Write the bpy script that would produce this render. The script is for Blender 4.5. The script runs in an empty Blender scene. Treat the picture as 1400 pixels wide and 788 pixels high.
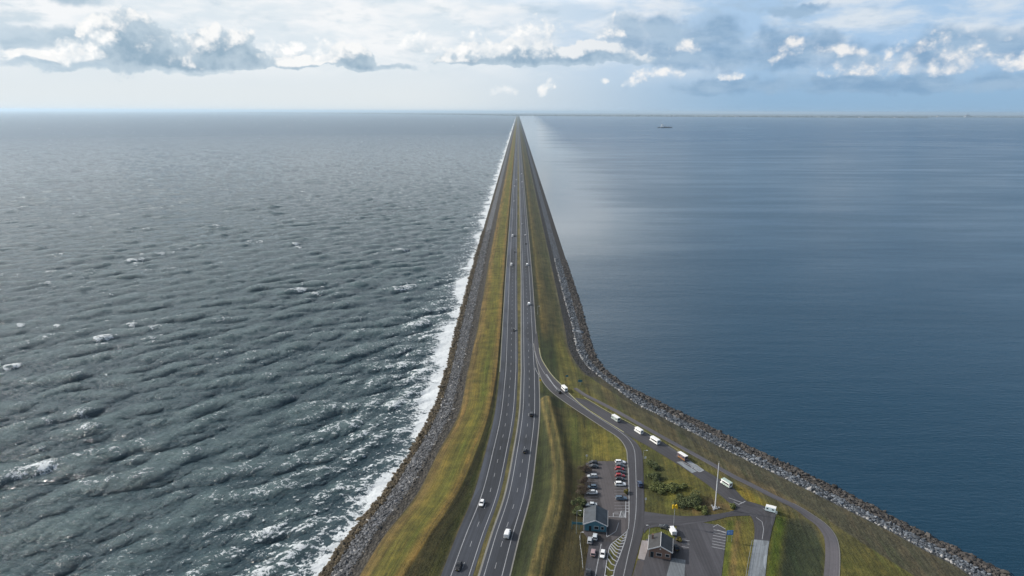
import bpy, bmesh, math, random
import numpy as np
from mathutils import Vector, Matrix

random.seed(7); rng = np.random.default_rng(7)
scene = bpy.context.scene
COL = scene.collection
R = math.radians

# ------------------------------------------------------------------ camera
PW, PH = 1400.0, 788.0
FPX = PW * 24.0 / 36.0
CAMZ = 155.0
PITCH = math.atan((394 - 152.5) / FPX)
YAW = math.atan(7.0 / FPX * math.cos(PITCH))        # heading a touch left of the dike axis (+Y)
ROLL = R(0.22)
fw = Vector((-math.sin(YAW) * math.cos(PITCH), math.cos(YAW) * math.cos(PITCH), -math.sin(PITCH)))
rt0 = Vector((math.cos(YAW), math.sin(YAW), 0)); up0 = rt0.cross(fw)
rt = rt0 * math.cos(ROLL) + up0 * math.sin(ROLL)
up = up0 * math.cos(ROLL) - rt0 * math.sin(ROLL)
cam_d = bpy.data.cameras.new('camera'); cam = bpy.data.objects.new('camera', cam_d); COL.objects.link(cam)
cam_d.sensor_width = 36; cam_d.lens = 24; cam_d.clip_start = 1; cam_d.clip_end = 400000
M = Matrix((rt, up, -fw)).transposed().to_4x4(); M.translation = Vector((0, 0, CAMZ)); cam.matrix_world = M
scene.camera = cam
npF, npR, npU = np.array(fw), np.array(rt), np.array(up)

def ray(px, py):
    d = npF + npR * ((px - 700) / FPX) - npU * ((py - 394) / FPX)
    return d / np.linalg.norm(d)
def G(px, py, z=5.0):                                  # where a sight line meets the level z
    d = ray(px, py); t = (z - CAMZ) / d[2]
    return np.array((d[0] * t, d[1] * t))
def azel(px, py):
    d = ray(px, py); return math.atan2(d[0], d[1]), math.asin(d[2])

# ------------------------------------------------------------------ helpers
def link(o, parent=None):
    COL.objects.link(o)
    if parent: o.parent = parent
    return o
def tag(o, label=None, cat=None, group=None, kind=None):
    if label: o['label'] = label
    if cat: o['category'] = cat
    if group: o['group'] = group
    if kind: o['kind'] = kind
    return o
def empty(name, loc=(0, 0, 0), rz=0.0, label=None, cat=None, group=None):
    o = bpy.data.objects.new(name, None); o.empty_display_size = .2
    o.location = loc; o.rotation_euler = (0, 0, rz); COL.objects.link(o)
    return tag(o, label, cat, group)
def mesh_obj(name, V, F, mats, parent=None, smooth=False, midx=None):
    me = bpy.data.meshes.new(name); me.from_pydata([tuple(v) for v in V], [], [tuple(f) for f in F])
    for m in (mats if isinstance(mats, (list, tuple)) else [mats]): me.materials.append(m)
    if midx is not None: me.polygons.foreach_set('material_index', midx)
    if smooth: me.polygons.foreach_set('use_smooth', [True] * len(me.polygons))
    me.update()
    return link(bpy.data.objects.new(name, me), parent)
def np_mesh(name, V, Q, mat, smooth=True):             # V (n,3), Q (m,k) index array
    me = bpy.data.meshes.new(name); n, k = Q.shape
    me.vertices.add(len(V)); me.vertices.foreach_set('co', np.asarray(V, np.float32).ravel())
    me.loops.add(n * k); me.loops.foreach_set('vertex_index', Q.astype(np.int32).ravel())
    me.polygons.add(n); me.polygons.foreach_set('loop_start', np.arange(0, n * k, k, dtype=np.int32))
    me.polygons.foreach_set('loop_total', np.full(n, k, np.int32))
    me.polygons.foreach_set('use_smooth', np.full(n, smooth))
    me.materials.append(mat); me.update(calc_edges=True)
    return link(bpy.data.objects.new(name, me))
def vcol(o, C, name='Col'):
    a = o.data.attributes.new(name, 'FLOAT_COLOR', 'POINT')
    C = np.asarray(C, np.float32)
    if C.shape[1] == 3: C = np.concatenate([C, np.ones((len(C), 1), np.float32)], 1)
    a.data.foreach_set('color', C.ravel())
def vfloat(o, A, name):
    a = o.data.attributes.new(name, 'FLOAT', 'POINT'); a.data.foreach_set('value', np.asarray(A, np.float32))
def vvec(o, A, name):
    a = o.data.attributes.new(name, 'FLOAT_VECTOR', 'POINT'); a.data.foreach_set('vector', np.asarray(A, np.float32).ravel())

class MB:                                              # collects boxes and tubes into one mesh
    def __init__(s): s.V = []; s.F = []; s.I = []
    def add(s, V, F, mi=0):
        b = len(s.V); s.V += [tuple(v) for v in V]; s.F += [tuple(i + b for i in f) for f in F]; s.I += [mi] * len(F)
        return s
    def box(s, x0, x1, y0, y1, z0, z1, mi=0, bev=0.0):
        if bev <= 0:
            V = [(x, y, z) for z in (z0, z1) for y in (y0, y1) for x in (x0, x1)]
            return s.add(V, [(0, 2, 3, 1), (4, 5, 7, 6), (0, 1, 5, 4), (2, 6, 7, 3), (0, 4, 6, 2), (1, 3, 7, 5)], mi)
        bm = bmesh.new(); bmesh.ops.create_cube(bm, size=1)
        for v in bm.verts:
            v.co = ((x0 + x1) / 2 + v.co.x * (x1 - x0), (y0 + y1) / 2 + v.co.y * (y1 - y0), (z0 + z1) / 2 + v.co.z * (z1 - z0))
        bmesh.ops.bevel(bm, geom=bm.edges[:], offset=bev, segments=2, affect='EDGES', profile=.5)
        bm.verts.index_update()
        s.add([v.co[:] for v in bm.verts], [[v.index for v in f.verts] for f in bm.faces], mi); bm.free(); return s
    def tube(s, p, q, r0, r1=None, n=10, mi=0):
        r1 = r0 if r1 is None else r1; p, q = Vector(p), Vector(q); d = (q - p).normalized()
        a = d.orthogonal().normalized(); b = d.cross(a); V = []
        for c, r in ((p, r0), (q, r1)):
            V += [tuple(c + (a * math.cos(t) + b * math.sin(t)) * r) for t in [2 * math.pi * k / n for k in range(n)]]
        F = [(k, (k + 1) % n, n + (k + 1) % n, n + k) for k in range(n)] + [tuple(range(n - 1, -1, -1)), tuple(range(n, 2 * n))]
        return s.add(V, F, mi)
    def loft(s, rings, mi=0, caps=True):
        n = len(rings[0]); V = [v for r in rings for v in r]; F = []
        for i in range(len(rings) - 1):
            for k in range(n):
                F.append((i * n + k, i * n + (k + 1) % n, (i + 1) * n + (k + 1) % n, (i + 1) * n + k))
        if caps: F += [tuple(range(n - 1, -1, -1)), tuple(range((len(rings) - 1) * n, len(rings) * n))]
        return s.add(V, F, mi)
    def build(s, name, mats, parent=None, smooth=False):
        return mesh_obj(name, s.V, s.F, mats, parent, smooth, s.I)

# ------------------------------------------------------------------ node helper
class E:
    def __init__(s, nt, sock): s.nt, s.k = nt, sock
    def _m(s, op, *a, clamp=False):
        n = s.nt.nodes.new('ShaderNodeMath'); n.operation = op; n.use_clamp = clamp
        for i, x in enumerate((s,) + a):
            if isinstance(x, E): s.nt.links.new(x.k, n.inputs[i])
            else: n.inputs[i].default_value = x
        return E(s.nt, n.outputs[0])
    def __add__(s, o): return s._m('ADD', o)
    __radd__ = __add__
    def __mul__(s, o): return s._m('MULTIPLY', o)
    __rmul__ = __mul__
    def __sub__(s, o): return s._m('SUBTRACT', o)
    def __rsub__(s, o): return (s * -1.0) + o
    def __truediv__(s, o): return s._m('DIVIDE', o)
    def pow(s, o): return s._m('POWER', o)
    def abs(s): return s._m('ABSOLUTE')
    def max(s, o): return s._m('MAXIMUM', o)
    def min(s, o): return s._m('MINIMUM', o)
    def clamp(s): return s._m('ADD', 0.0, clamp=True)
class NT:
    def __init__(s, nt): s.nt = nt; nt.nodes.clear()
    def node(s, t, **kw):
        n = s.nt.nodes.new(t)
        for k, v in kw.items(): setattr(n, k, v)
        return n
    def put(s, x, sock):
        if isinstance(x, E): s.nt.links.new(x.k, sock)
        elif isinstance(x, (tuple, list)) and len(x) == 3 and sock.type == 'RGBA': sock.default_value = (*x, 1)
        else: sock.default_value = x
    def e(s, sock): return E(s.nt, sock)
    def sm(s, x, a, b, lo=0.0, hi=1.0, kind='SMOOTHSTEP'):
        n = s.node('ShaderNodeMapRange', interpolation_type=kind)
        s.put(x, n.inputs[0]); n.inputs[1].default_value = a; n.inputs[2].default_value = b
        s.put(lo, n.inputs[3]); s.put(hi, n.inputs[4]); return s.e(n.outputs[0])
    def mix(s, f, a, b, mode='MIX'):
        n = s.node('ShaderNodeMix', data_type='RGBA', blend_type=mode)
        s.put(f, n.inputs[0]); s.put(a, n.inputs[6]); s.put(b, n.inputs[7]); return s.e(n.outputs[2])
    def scale(s, v, k):
        n = s.node('ShaderNodeVectorMath', operation='MULTIPLY'); s.put(v, n.inputs[0]); s.put(k, n.inputs[1]); return s.e(n.outputs[0])
    def vadd(s, a, b):
        n = s.node('ShaderNodeVectorMath', operation='ADD'); s.put(a, n.inputs[0]); s.put(b, n.inputs[1]); return s.e(n.outputs[0])
    def noise(s, v, sc, det=4, rough=.55, color=False, dist=0.0):
        n = s.node('ShaderNodeTexNoise'); s.put(v, n.inputs['Vector']); n.inputs['Scale'].default_value = sc
        n.inputs['Detail'].default_value = det; n.inputs['Roughness'].default_value = rough; n.inputs['Distortion'].default_value = dist
        return s.e(n.outputs['Color' if color else 'Fac'])
    def voro(s, v, sc, feat='F1', out='Distance', rnd=1.0, det=0.0):
        n = s.node('ShaderNodeTexVoronoi', feature=feat); s.put(v, n.inputs['Vector']); n.inputs['Scale'].default_value = sc
        n.inputs['Randomness'].default_value = rnd; n.inputs['Detail'].default_value = det; n.inputs['Roughness'].default_value = .55
        return s.e(n.outputs[out])
    def attr(s, name, out='Color'):
        n = s.node('ShaderNodeAttribute', attribute_name=name); return s.e(n.outputs[out])
    def pos(s): return s.e(s.node('ShaderNodeNewGeometry').outputs['Position'])
    def xyz(s, v):
        n = s.node('ShaderNodeSeparateXYZ'); s.put(v, n.inputs[0]); return [s.e(n.outputs[i]) for i in range(3)]
    def comb(s, x, y, z):
        n = s.node('ShaderNodeCombineXYZ')
        for i, q in enumerate((x, y, z)): s.put(q, n.inputs[i])
        return s.e(n.outputs[0])
    def bump(s, h, strength=.5, dist=.1, normal=None):
        n = s.node('ShaderNodeBump'); n.inputs['Strength'].default_value = strength; n.inputs['Distance'].default_value = dist
        s.put(h, n.inputs['Height'])
        if normal: s.put(normal, n.inputs['Normal'])
        return s.e(n.outputs[0])
    def bsdf(s, color, rough=.8, normal=None, **kw):
        n = s.node('ShaderNodeBsdfPrincipled'); s.put(color, n.inputs['Base Color']); s.put(rough, n.inputs['Roughness'])
        if normal: s.put(normal, n.inputs['Normal'])
        for k, v in kw.items(): s.put(v, n.inputs[k.replace('_', ' ')])
        return s.e(n.outputs[0])
    def out(s, sh):
        o = s.node('ShaderNodeOutputMaterial'); s.nt.links.new(sh.k, o.inputs[0])
def material(name):
    m = bpy.data.materials.new(name); m.use_nodes = True; return m, NT(m.node_tree)

# ------------------------------------------------------------------ plain materials
def simple(name, c, rough=.5, var=.12, sc=1.5, metallic=0.0, **kw):
    m, t = material(name)
    tc = t.e(t.node('ShaderNodeTexCoord').outputs['Object'])
    n = t.noise(tc, sc, 4)
    f = t.sm(n, .3, .7, 1 - var, 1 + var, 'LINEAR')
    col = t.scale(t.comb(*c), t.comb(f, f, f))
    t.out(t.bsdf(col, rough, Metallic=metallic, **kw)); return m
MAT = {}
def paint(name, c):
    if name not in MAT: MAT[name] = simple('paint_' + name, c, .3, .05, 2, Coat_Weight=.4, Coat_Roughness=.08)
    return MAT[name]
GLASS = simple('dark_glass', (.012, .016, .022), .08, .05)
RUBBER = simple('tyre_rubber', (.015, .015, .016), .8)
METAL = simple('galvanised_metal', (.42, .44, .46), .4, .1, 2, .6)
RIM = simple('rim_metal', (.35, .36, .38), .35, .05, 2, .7)
LAMP_W = simple('clear_lamp', (.6, .62, .65), .12)
LAMP_R = simple('red_lamp', (.35, .02, .015), .2)
PLASTIC = simple('black_plastic', (.02, .02, .022), .6)

def road_mat(name, c, tint=.18, tracks=True):
    m, t = material(name); P = t.pos()
    st = t.attr('lane', 'Vector'); u, v, _ = t.xyz(st)
    n1 = t.noise(P, .9, 5, .6); n2 = t.noise(t.scale(st, (1.2, .02, 1)), 1.0, 4, .6); n3 = t.noise(P, .05, 3)
    f = t.sm(n1, .25, .75, -.10, .10, 'LINEAR') + t.sm(n2, .3, .7, -tint, tint, 'LINEAR') + t.sm(n3, .3, .7, -.12, .12, 'LINEAR') + 1.0
    # pale grit that long use leaves beside the wheel tracks
    if name == 'motorway_asphalt': f = f * (t.sm(u, -9.0, -9.6, 1.0, 1.7) * t.sm((u - 1.0).abs(), 2.2, 4.0, 1.25, 1.0)) * (t.sm(n2 * .5 + n3, .55, .7, 1.0, 1.35))
    col = t.scale(t.comb(*c), t.comb(f, f, f))
    pch = t.xyz(t.voro(t.scale(st, (.16, .011, 1)), 1.0, 'F1', 'Color'))[0]; pf_ = t.sm(pch, 0, 1, .70, 1.35, 'LINEAR')
    if tracks: pf_ = pf_ * t.sm(t.noise(t.scale(st, (2.6, .004, 1)), 1.0, 3, .5), .38, .62, .86, 1.16, 'LINEAR')
    col = t.scale(col, t.comb(pf_, pf_, pf_))
    crack = t.voro(t.vadd(P, t.scale(t.noise(P, .4, 3, color=True), (3, 3, 0))), .11, 'DISTANCE_TO_EDGE')
    col = t.mix(t.sm(crack, .006, .0, 0, .35), col, (.02, .02, .022))
    t.out(t.bsdf(col, .75, t.bump(n1, .3, .02))); return m
ASPHALT = road_mat('motorway_asphalt', (.018, .021, .028))
ASPHALT2 = road_mat('service_road_asphalt', (.047, .046, .053))
LOT = road_mat('parking_paving', (.054, .048, .050), .1)
CONC = road_mat('concrete_paving', (.17, .19, .21), .15)
TILE = road_mat('pale_tile_paving', (.24, .22, .22), .1)
PATHM = road_mat('path_asphalt', (.085, .08, .09), .12)
def paint_mat(name, c, wear=.45):
    m, t = material(name); P = t.pos()
    n = t.noise(P, 2.2, 5, .65); n2 = t.noise(P, .13, 3)
    col = t.mix(t.sm(n + n2 * .5, .62, .95, 0, wear), c, (.08, .08, .085))
    t.out(t.bsdf(col, .6)); return m
WHITE = paint_mat('road_paint', (.33, .34, .36))
EDGE = paint_mat('concrete_edging', (.21, .205, .185), .5)
YKERB = paint_mat('weathered_kerb', (.34, .33, .18), .5)

# ------------------------------------------------------------------ land curves
def curve(pts, z, ext=True):
    """boundary traced on the ground; returns X as a function of Y"""
    P = np.array([G(x, y, z) for x, y in pts]); P = P[np.argsort(P[:, 1])]
    # dense Catmull-Rom
    Q = np.vstack([2 * P[0] - P[1], P, 2 * P[-1] - P[-2]]); out = []
    for i in range(1, len(Q) - 2):
        p0, p1, p2, p3 = Q[i - 1:i + 3]
        for s in np.linspace(0, 1, 12, endpoint=False):
            out.append(.5 * (2 * p1 + (p2 - p0) * s + (2 * p0 - 5 * p1 + 4 * p2 - p3) * s ** 2 + (3 * p1 - p0 - 3 * p2 + p3) * s ** 3))
    out.append(P[-1]); out = np.array(out); o = np.argsort(out[:, 1]); out = out[o]
    s0 = (P[1] - P[0]); e0 = P[0] - s0 / s0[1] * 120
    return np.vstack([e0, out])
def fn(C, farx=None, fy=None):
    if farx is not None: C = np.vstack([C, [farx, fy]])
    return lambda y: np.interp(y, C[:, 1], C[:, 0])
cW = fn(curve([(441, 788), (479, 732), (524, 676), (561, 620), (592, 564), (611, 508), (624, 452)], 0), -45.5, 760)
cGE = fn(curve([(492, 788), (527, 732), (571, 676), (599, 620), (628.6, 564), (640, 508), (653, 452)], 4), -29, 760)
cCR = fn(curve([(549, 788), (586, 732), (622, 676), (648, 620), (667, 564), (678, 508), (684, 452)], 7.5), -12.6, 760)
cC = fn(curve([(651, 788), (668.5, 732), (687.5, 676), (699, 620), (708, 564), (710.9, 508)], 5), 2.3, 620)
mw = lambda y: np.interp(y, [400, 620], [1.15, 2.0])
cRL = lambda y: cC(y) - mw(y) - 10.6
cRE = lambda y: cC(y) + mw(y) + 9.8
W2p = [(803, 452), (811.4, 479), (820, 496), (831.4, 509), (848.6, 522), (868.6, 534), (894, 545.6), (928, 562.5), (974, 585.4),
       (1003, 600), (1031, 614), (1058, 626.5), (1086, 638.6), (1114, 653.6), (1143, 667), (1171, 681.4), (1200, 696), (1228.6, 711.7),
       (1257, 725.3), (1286, 740), (1314, 752.5), (1343, 768), (1381, 787)]
S2p = [(784, 452), (789, 478), (801.4, 499), (820, 515), (843, 532), (874, 554.5), (898, 566), (921, 579), (948.6, 592), (974, 605.4),
       (1003, 620), (1031, 634), (1058, 646.5), (1100, 667), (1143, 688.6), (1200, 717), (1228.6, 731), (1257, 747), (1286, 761.7), (1314, 776), (1331, 788)]
G2p = [(773, 452), (777, 473.4), (785.7, 493.4), (800, 510.6), (820, 525), (840, 537.7), (868.6, 556), (893, 569), (920, 586), (945.7, 602),
       (965, 614), (1003, 636), (1030, 652), (1057, 667), (1100, 690), (1128.6, 708), (1180, 742), (1240, 780)]
cW2 = fn(curve(W2p, 0), 53, 560); cS2 = fn(curve(S2p, 2), 40, 560); cG2 = fn(curve(G2p, 3.2), 35.2, 560)
BUND = np.array([G(x, y, 6) for x, y in [(745, 545), (752, 575), (759, 605), (764, 640), (763, 676), (757, 705), (749, 732), (740, 760), (733, 788), (720, 830)]])

def poly_dist(x, y, P):
    d = np.full(x.shape, 1e9)
    for a, b in zip(P[:-1], P[1:]):
        ab = b - a; t = np.clip(((x - a[0]) * ab[0] + (y - a[1]) * ab[1]) / (ab @ ab), 0, 1)
        d = np.minimum(d, np.hypot(x - a[0] - ab[0] * t, y - a[1] - ab[1] * t))
    return d
def inside(x, y, P):
    r = np.zeros(x.shape, bool); n = len(P)
    for i in range(n):
        (x0, y0), (x1, y1) = P[i], P[(i + 1) % n]
        c = ((y0 > y) != (y1 > y)) & (x < (x1 - x0) * (y - y0) / (y1 - y0 + 1e-12) + x0); r ^= c
    return r
def region(x, y, pts, soft=2.0, z=5.0):
    P = np.array([G(a, b, z) for a, b in pts]); d = poly_dist(x, y, np.vstack([P, P[:1]]))
    s = np.where(inside(x, y, P), d, -d); return np.clip(s / soft + .5, 0, 1)
sstep = lambda a, b, x: (lambda t: t * t * (3 - 2 * t))(np.clip((x - a) / (b - a), 0, 1))

HOLLOW = [(1076, 706), (1100, 706), (1120, 722), (1127, 745), (1128, 800), (1064, 800), (1070, 745)]
def gz(x, y):
    x = np.asarray(x, float); y = np.asarray(y, float)
    W, GE, CR, RL, RE = cW(y), cGE(y), cCR(y), cRL(y), cRE(y); G2, S2, W2 = cG2(y), cS2(y), cW2(y)
    hc = 5 + np.clip(.28 * (RL - CR), .4, 2.6)
    kx = [W - 9, W, GE, CR - 2.5, CR, np.minimum(RL - .9, CR + 11), RL - .3, RE + .5]
    kz = [-4.0 + 0 * x, .3 + 0 * x, 4 + 0 * x, hc, hc, 4.9 + 0 * x, 4.97 + 0 * x, 4.97 + 0 * x]
    z = kz[0] + 0 * x
    for i in range(len(kx) - 1):
        t = np.clip((x - kx[i]) / np.maximum(kx[i + 1] - kx[i], 1e-3), 0, 1); z = np.where(x > kx[i], kz[i] + (kz[i + 1] - kz[i]) * t, z)
    # right side
    wslope = np.minimum(18.0, .95 * (G2 - RE))
    zr = 3.2 + 1.77 * sstep(0, 1, (G2 - x) / wslope)
    bd = poly_dist(x, y, BUND); fade = sstep(150, 200, y) * 1.0
    zr = zr + 2.1 * sstep(7.5, 1.2, bd) * np.clip((x - RE - .6) / 4, 0, 1) * sstep(445, 400, y)
    near = (y < 420) & (x > 60)
    if near.any(): zr = zr - np.where(near, 1.6 * region(x, y, HOLLOW, 9.0), 0)
    zs = np.where(x > G2, 3.2 + (1.9 - 3.2) * np.clip((x - G2) / np.maximum(S2 - G2, .5), 0, 1), zr)
    zs = np.where(x > S2, 1.9 * (1 - (x - S2) / np.maximum(W2 - S2, .5)), zs); zs = np.maximum(zs, -3)
    return np.where(x > RE + .5, zs, z)

ROWS = np.concatenate([np.arange(150, 640, 1.6), 640 * 1.022 ** np.arange(0, 172)]); ROWS = ROWS[ROWS < 25500]
YEND = ROWS[-1]
def lin(n): return np.linspace(0, 1, n, endpoint=False)

# land colours (what grows or lies there, and some painted shade)
def C3(*c): return np.array(c, float)
def build_land():
    cols = []
    y = ROWS
    def span(a, b, n, zone):
        for s in lin(n): cols.append((a + (b - a) * s, zone, s))
    W, GE, CR, RL, RE, G2, S2, W2 = cW(y), cGE(y), cCR(y), cRL(y), cRE(y), cG2(y), cS2(y), cW2(y)
    span(W - 14, W, 4, 0); span(W, GE, 26, 1); span(GE, CR, 30, 2); span(CR, RL - .3, 16, 3); span(RL - .3, RE + .5, 8, 4)
    span(RE + .5, G2, 120, 5); span(G2, S2, 14, 6); span(S2, W2, 18, 7); span(W2, W2 + 14, 5, 8); cols.append((W2 + 14, 8, 1.0))
    X = np.array([c[0] for c in cols]); nC, nR = X.shape; Y = np.broadcast_to(y, X.shape)
    Z = gz(X, Y); zone = np.array([c[1] for c in cols])[:, None] + 0 * X; S = np.array([c[2] for c in cols])[:, None] + 0 * X
    V = np.stack([X, Y, Z], -1).reshape(-1, 3)
    i = np.arange(nC - 1)[:, None] * nR + np.arange(nR - 1)[None]
    Q = np.stack([i, i + nR, i + nR + 1, i + 1], -1).reshape(-1, 4)
    C = np.zeros(X.shape + (3,)); K = np.zeros(X.shape)            # K: 1 stone, 0 grass
    def setc(mask, c): C[mask] = c
    sat = np.array((1.06, .98, .78))
    def lerp(m, c): C[:] = C * (1 - m[..., None]) + np.array(c) * m[..., None]
    setc(zone == 0, (.03, .028, .022)); K[zone == 0] = 1
    st = zone == 1; K[st] = 1; s = S[st]
    c = np.where((s < .22)[:, None], C3(.045, .034, .016), np.where((s < .62)[:, None], C3(.13, .137, .148), C3(.050, .045, .037))); C[st] = c
    g = zone == 2; s = S[g]
    cc = np.stack([np.interp(s, [0, .05, .14, .3, .5, .68, .8, .9, 1], v) for v in (
        [.075, .108, .115, .09, .076, .072, .084, .122, .095],
        [.064, .086, .088, .082, .078, .078, .08, .097, .076],
        [.03, .036, .034, .022, .018, .016, .018, .03, .03])], -1); C[g] = cc
    l = zone == 3; s = S[l]
    C[l] = np.stack([np.interp(s, [0, .1, .5, .85, 1], v) for v in ([.12, .052, .044, .046, .03], [.09, .05, .045, .055, .034], [.028, .024, .02, .018, .016])], -1)  # lee slope grass painted darker, as the side turned from the sun
    setc(zone == 4, (.05, .05, .03))
    r = zone == 5
    dRE = X - RE[None]; dG2 = G2[None] - X
    base = np.stack([np.interp(dRE, [0, 1.5, 3.5, 5, 7.5, 12, 20], v) for v in ([.018, .020, .03, .085, .058, .040, .040], [.022, .024, .034, .072, .054, .044, .046], [.013, .013, .015, .028, .022, .022, .022])], -1)  # grass right of the motorway painted darker, for cloud shadow lying on it
    C[r] = base[r]
    svc = sstep(470, 430, Y) * r
    lerp(svc * sstep(9, 14, dRE), (.075, .078, .024))
    lerp(svc * sstep(3.2, 2, dRE), (.05, .06, .02))
    lerp(svc * sstep(2, 4, dRE) * sstep(14, 9, dRE), (.020, .029, .012))
    bd = poly_dist(X, Y, BUND)
    lerp(r * sstep(12, 9, bd) * sstep(470, 440, Y), (.022, .030, .012))
    side = np.array([np.interp(Y, BUND[::-1, 1], BUND[::-1, 0])])[0]
    lerp(r * sstep(24, 19, bd) * (X > side) * (Y < 330), (.038, .036, .016))
    lerp(r * sstep(3.6, 2.2, bd) * sstep(450, 430, Y), (.060, .061, .026)); lerp(r * sstep(.9, .4, np.abs(bd - 1.7)) * sstep(450, 430, Y), (.105, .092, .04))
    def paintz(pts, c, soft=3.0, z=5.0):
        m = r & (Y < 520); mm = np.zeros(X.shape); mm[m] = region(X[m], Y[m], pts, soft, z); lerp(mm, c)
    paintz([(800, 580), (830, 592), (850, 606), (856, 628), (805, 629), (798, 610)], (.105, .105, .026), 8)
    paintz([(775, 560), (800, 575), (805, 628), (790, 640), (772, 600)], (.058, .068, .02), 8)
    paintz([(880, 612), (900, 622), (915, 645), (912, 690), (884, 692)], (.05, .056, .02), 5)
    paintz([(905, 660), (925, 655), (950, 665), (940, 690), (912, 692)], (.095, .1, .024), 5)
    paintz([(925, 690), (968, 680), (1000, 690), (1005, 697), (975, 702), (935, 704)], (.085, .07, .035), 4)
    paintz([(1000, 664), (1022, 667), (1048, 688), (1042, 694), (1018, 684)], (.145, .125, .022), 3)
    paintz(HOLLOW, (.024, .034, .02), 2.5)
    paintz([(1060, 706), (1074, 704), (1068, 745), (1060, 800), (1047, 800), (1055, 740)], (.055, .085, .012), 1.6)
    paintz([(994, 712), (1006, 712), (1000, 750), (995, 800), (984, 800), (990, 750)], (.06, .08, .014), 1.5)
    paintz([(1006, 712), (1014, 712), (1008, 760), (1004, 800), (996, 800), (1001, 750)], (.12, .095, .04), 1.5)
    paintz([(1014, 712), (1030, 710), (1029, 740), (1019, 800), (1006, 800), (1010, 750)], (.10, .095, .026), 1.5)
    paintz([(878, 732), (885, 722), (905, 718), (923, 722), (930, 733), (925, 738), (880, 739)], (.07, .085, .022), 1)
    paintz([(1000, 640), (1060, 669), (1105, 694), (1100, 698), (1050, 672), (1000, 645)], (.12, .10, .035), 2.5, 4)
    gm = (zone >= 2) & (zone <= 5); C[gm] = C[gm] * sat
    m6 = (zone == 6); K[m6] = np.where(Y[m6] < 380, .3, .9); C[m6] = np.where((Y[m6] < 380)[:, None], C3(.060, .057, .034), C3(.045, .043, .042))
    gr = r * sstep(3.0, .5, dG2 - 0) ; lerp(gr * (Y > 380), (.06, .056, .03))
    gravel = r * sstep(20, 8, dG2) * sstep(400, 330, Y) * sstep(200, 250, Y); lerp(gravel * .6, (.062, .054, .042)); 
    m7 = zone == 7; K[m7] = 1; s = S[m7]
    C[m7] = np.where((s < .55)[:, None], C3(.10, .112, .13), C3(.045, .04, .036)); m8 = zone == 8; K[m8] = 1; C[m8] = (.025, .024, .02)
    u = np.where(zone <= 4, X - cGE(Y), X - cRE(Y)) ; uv = np.stack([u, Y, 0 * Y], -1).reshape(-1, 3)
    return V, Q, C.reshape(-1, 3), K.reshape(-1), uv
V, Q, Cc, K, uv = build_land()

mg, t = material('dike_ground')
P = t.pos(); st = t.attr('lane', 'Vector'); base = t.attr('Col'); kk = t.attr('stone', 'Fac')
n_f = t.noise(P, 1.1, 6, .65); n_m = t.noise(P, .16, 5, .6); n_l = t.noise(P, .02, 4)
n_s = t.noise(t.scale(st, (.55, .018, 1)), 1.0, 5, .6); n_s2 = t.noise(t.scale(st, (2.0, .05, 1)), 1.0, 4, .6)
f = t.sm(n_f, .25, .75, -.28, .28, 'LINEAR') + t.sm(n_m, .3, .7, -.28, .28, 'LINEAR') + t.sm(n_s, .3, .7, -.36, .36, 'LINEAR') + t.sm(n_s2, .3, .7, -.26, .26, 'LINEAR') + t.sm(n_l, .3, .7, -.12, .12, 'LINEAR') + 1.0
gcol = t.scale(base, t.comb(f, f, f))
n_s3 = t.noise(t.scale(st, (.22, .009, 1)), 1.0, 6, .65); dryf = t.sm(n_s3 + n_m * .45, .68, .88, 0, .7)
gcol = t.mix(dryf, gcol, t.scale(gcol, (1.42, 1.20, 1.1)))
grn = t.sm(n_s3 * .8 + t.noise(P, .05, 5, .6) * .5, .62, .45, 0, .55); gcol = t.mix(grn, gcol, t.scale(gcol, (.66, .95, .6)))
gcol = t.mix(t.sm(t.noise(P, .09, 5, .65) + n_s * .4, .5, .35 + .25, .35, 0.0), gcol, t.scale(base, (.55, .75, .5)))
vc = t.voro(t.scale(P, (1, .7, 1)), 1.0, 'F1', 'Color'); vd = t.voro(t.scale(P, (1, .7, 1)), 1.0, 'F1')
r_, g_, b_ = t.xyz(vc)
sf = t.sm(r_, 0, 1, .5, 1.6, 'LINEAR'); scol = t.scale(base, t.comb(sf, sf, sf * 1.02))
scol = t.mix(t.sm(vd, .3, .65, 0, .7), scol, (.012, .012, .012))
scol = t.mix(t.sm(n_m, .5, .7, 0, .25), scol, (.07, .06, .04))
col = t.mix(kk, gcol, scol)
h = t.mix(kk, t.comb(n_f, n_f, n_f), t.comb(1.0 - vd, 1.0 - vd, 1.0 - vd))
t.out(t.bsdf(col, .9, t.bump(t.xyz(h)[0], .9, .5), Specular_IOR_Level=.25))
land = np_mesh('ground', V, Q, mg); vcol(land, Cc); vfloat(land, K, 'stone'); vvec(land, uv, 'lane'); tag(land, kind='structure')

# ------------------------------------------------------------------ roads and markings
def lane_strip(name, xl, xr, zoff, mat, y0=150, y1=YEND, ncol=2):
    y = ROWS[(ROWS >= y0) & (ROWS <= y1)]; cols = [xl(y) + (xr(y) - xl(y)) * s for s in np.linspace(0, 1, ncol)]
    X = np.array(cols); Y = np.broadcast_to(y, X.shape); Z = np.full(X.shape, 4.97 + zoff)
    nC, nR = X.shape; i = np.arange(nC - 1)[:, None] * nR + np.arange(nR - 1)[None]
    o = np_mesh(name, np.stack([X, Y, Z], -1).reshape(-1, 3), np.stack([i, i + nR, i + nR + 1, i + 1], -1).reshape(-1, 4), mat)
    vvec(o, np.stack([X - cC(Y), Y, 0 * Y], -1).reshape(-1, 3), 'lane'); return tag(o, kind='structure')
lane_strip('motorway_road', cRL, lambda y: cC(y) - mw(y), .06, ASPHALT)
lane_strip('motorway_road', lambda y: cC(y) + mw(y), cRE, .06, ASPHALT)
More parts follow.
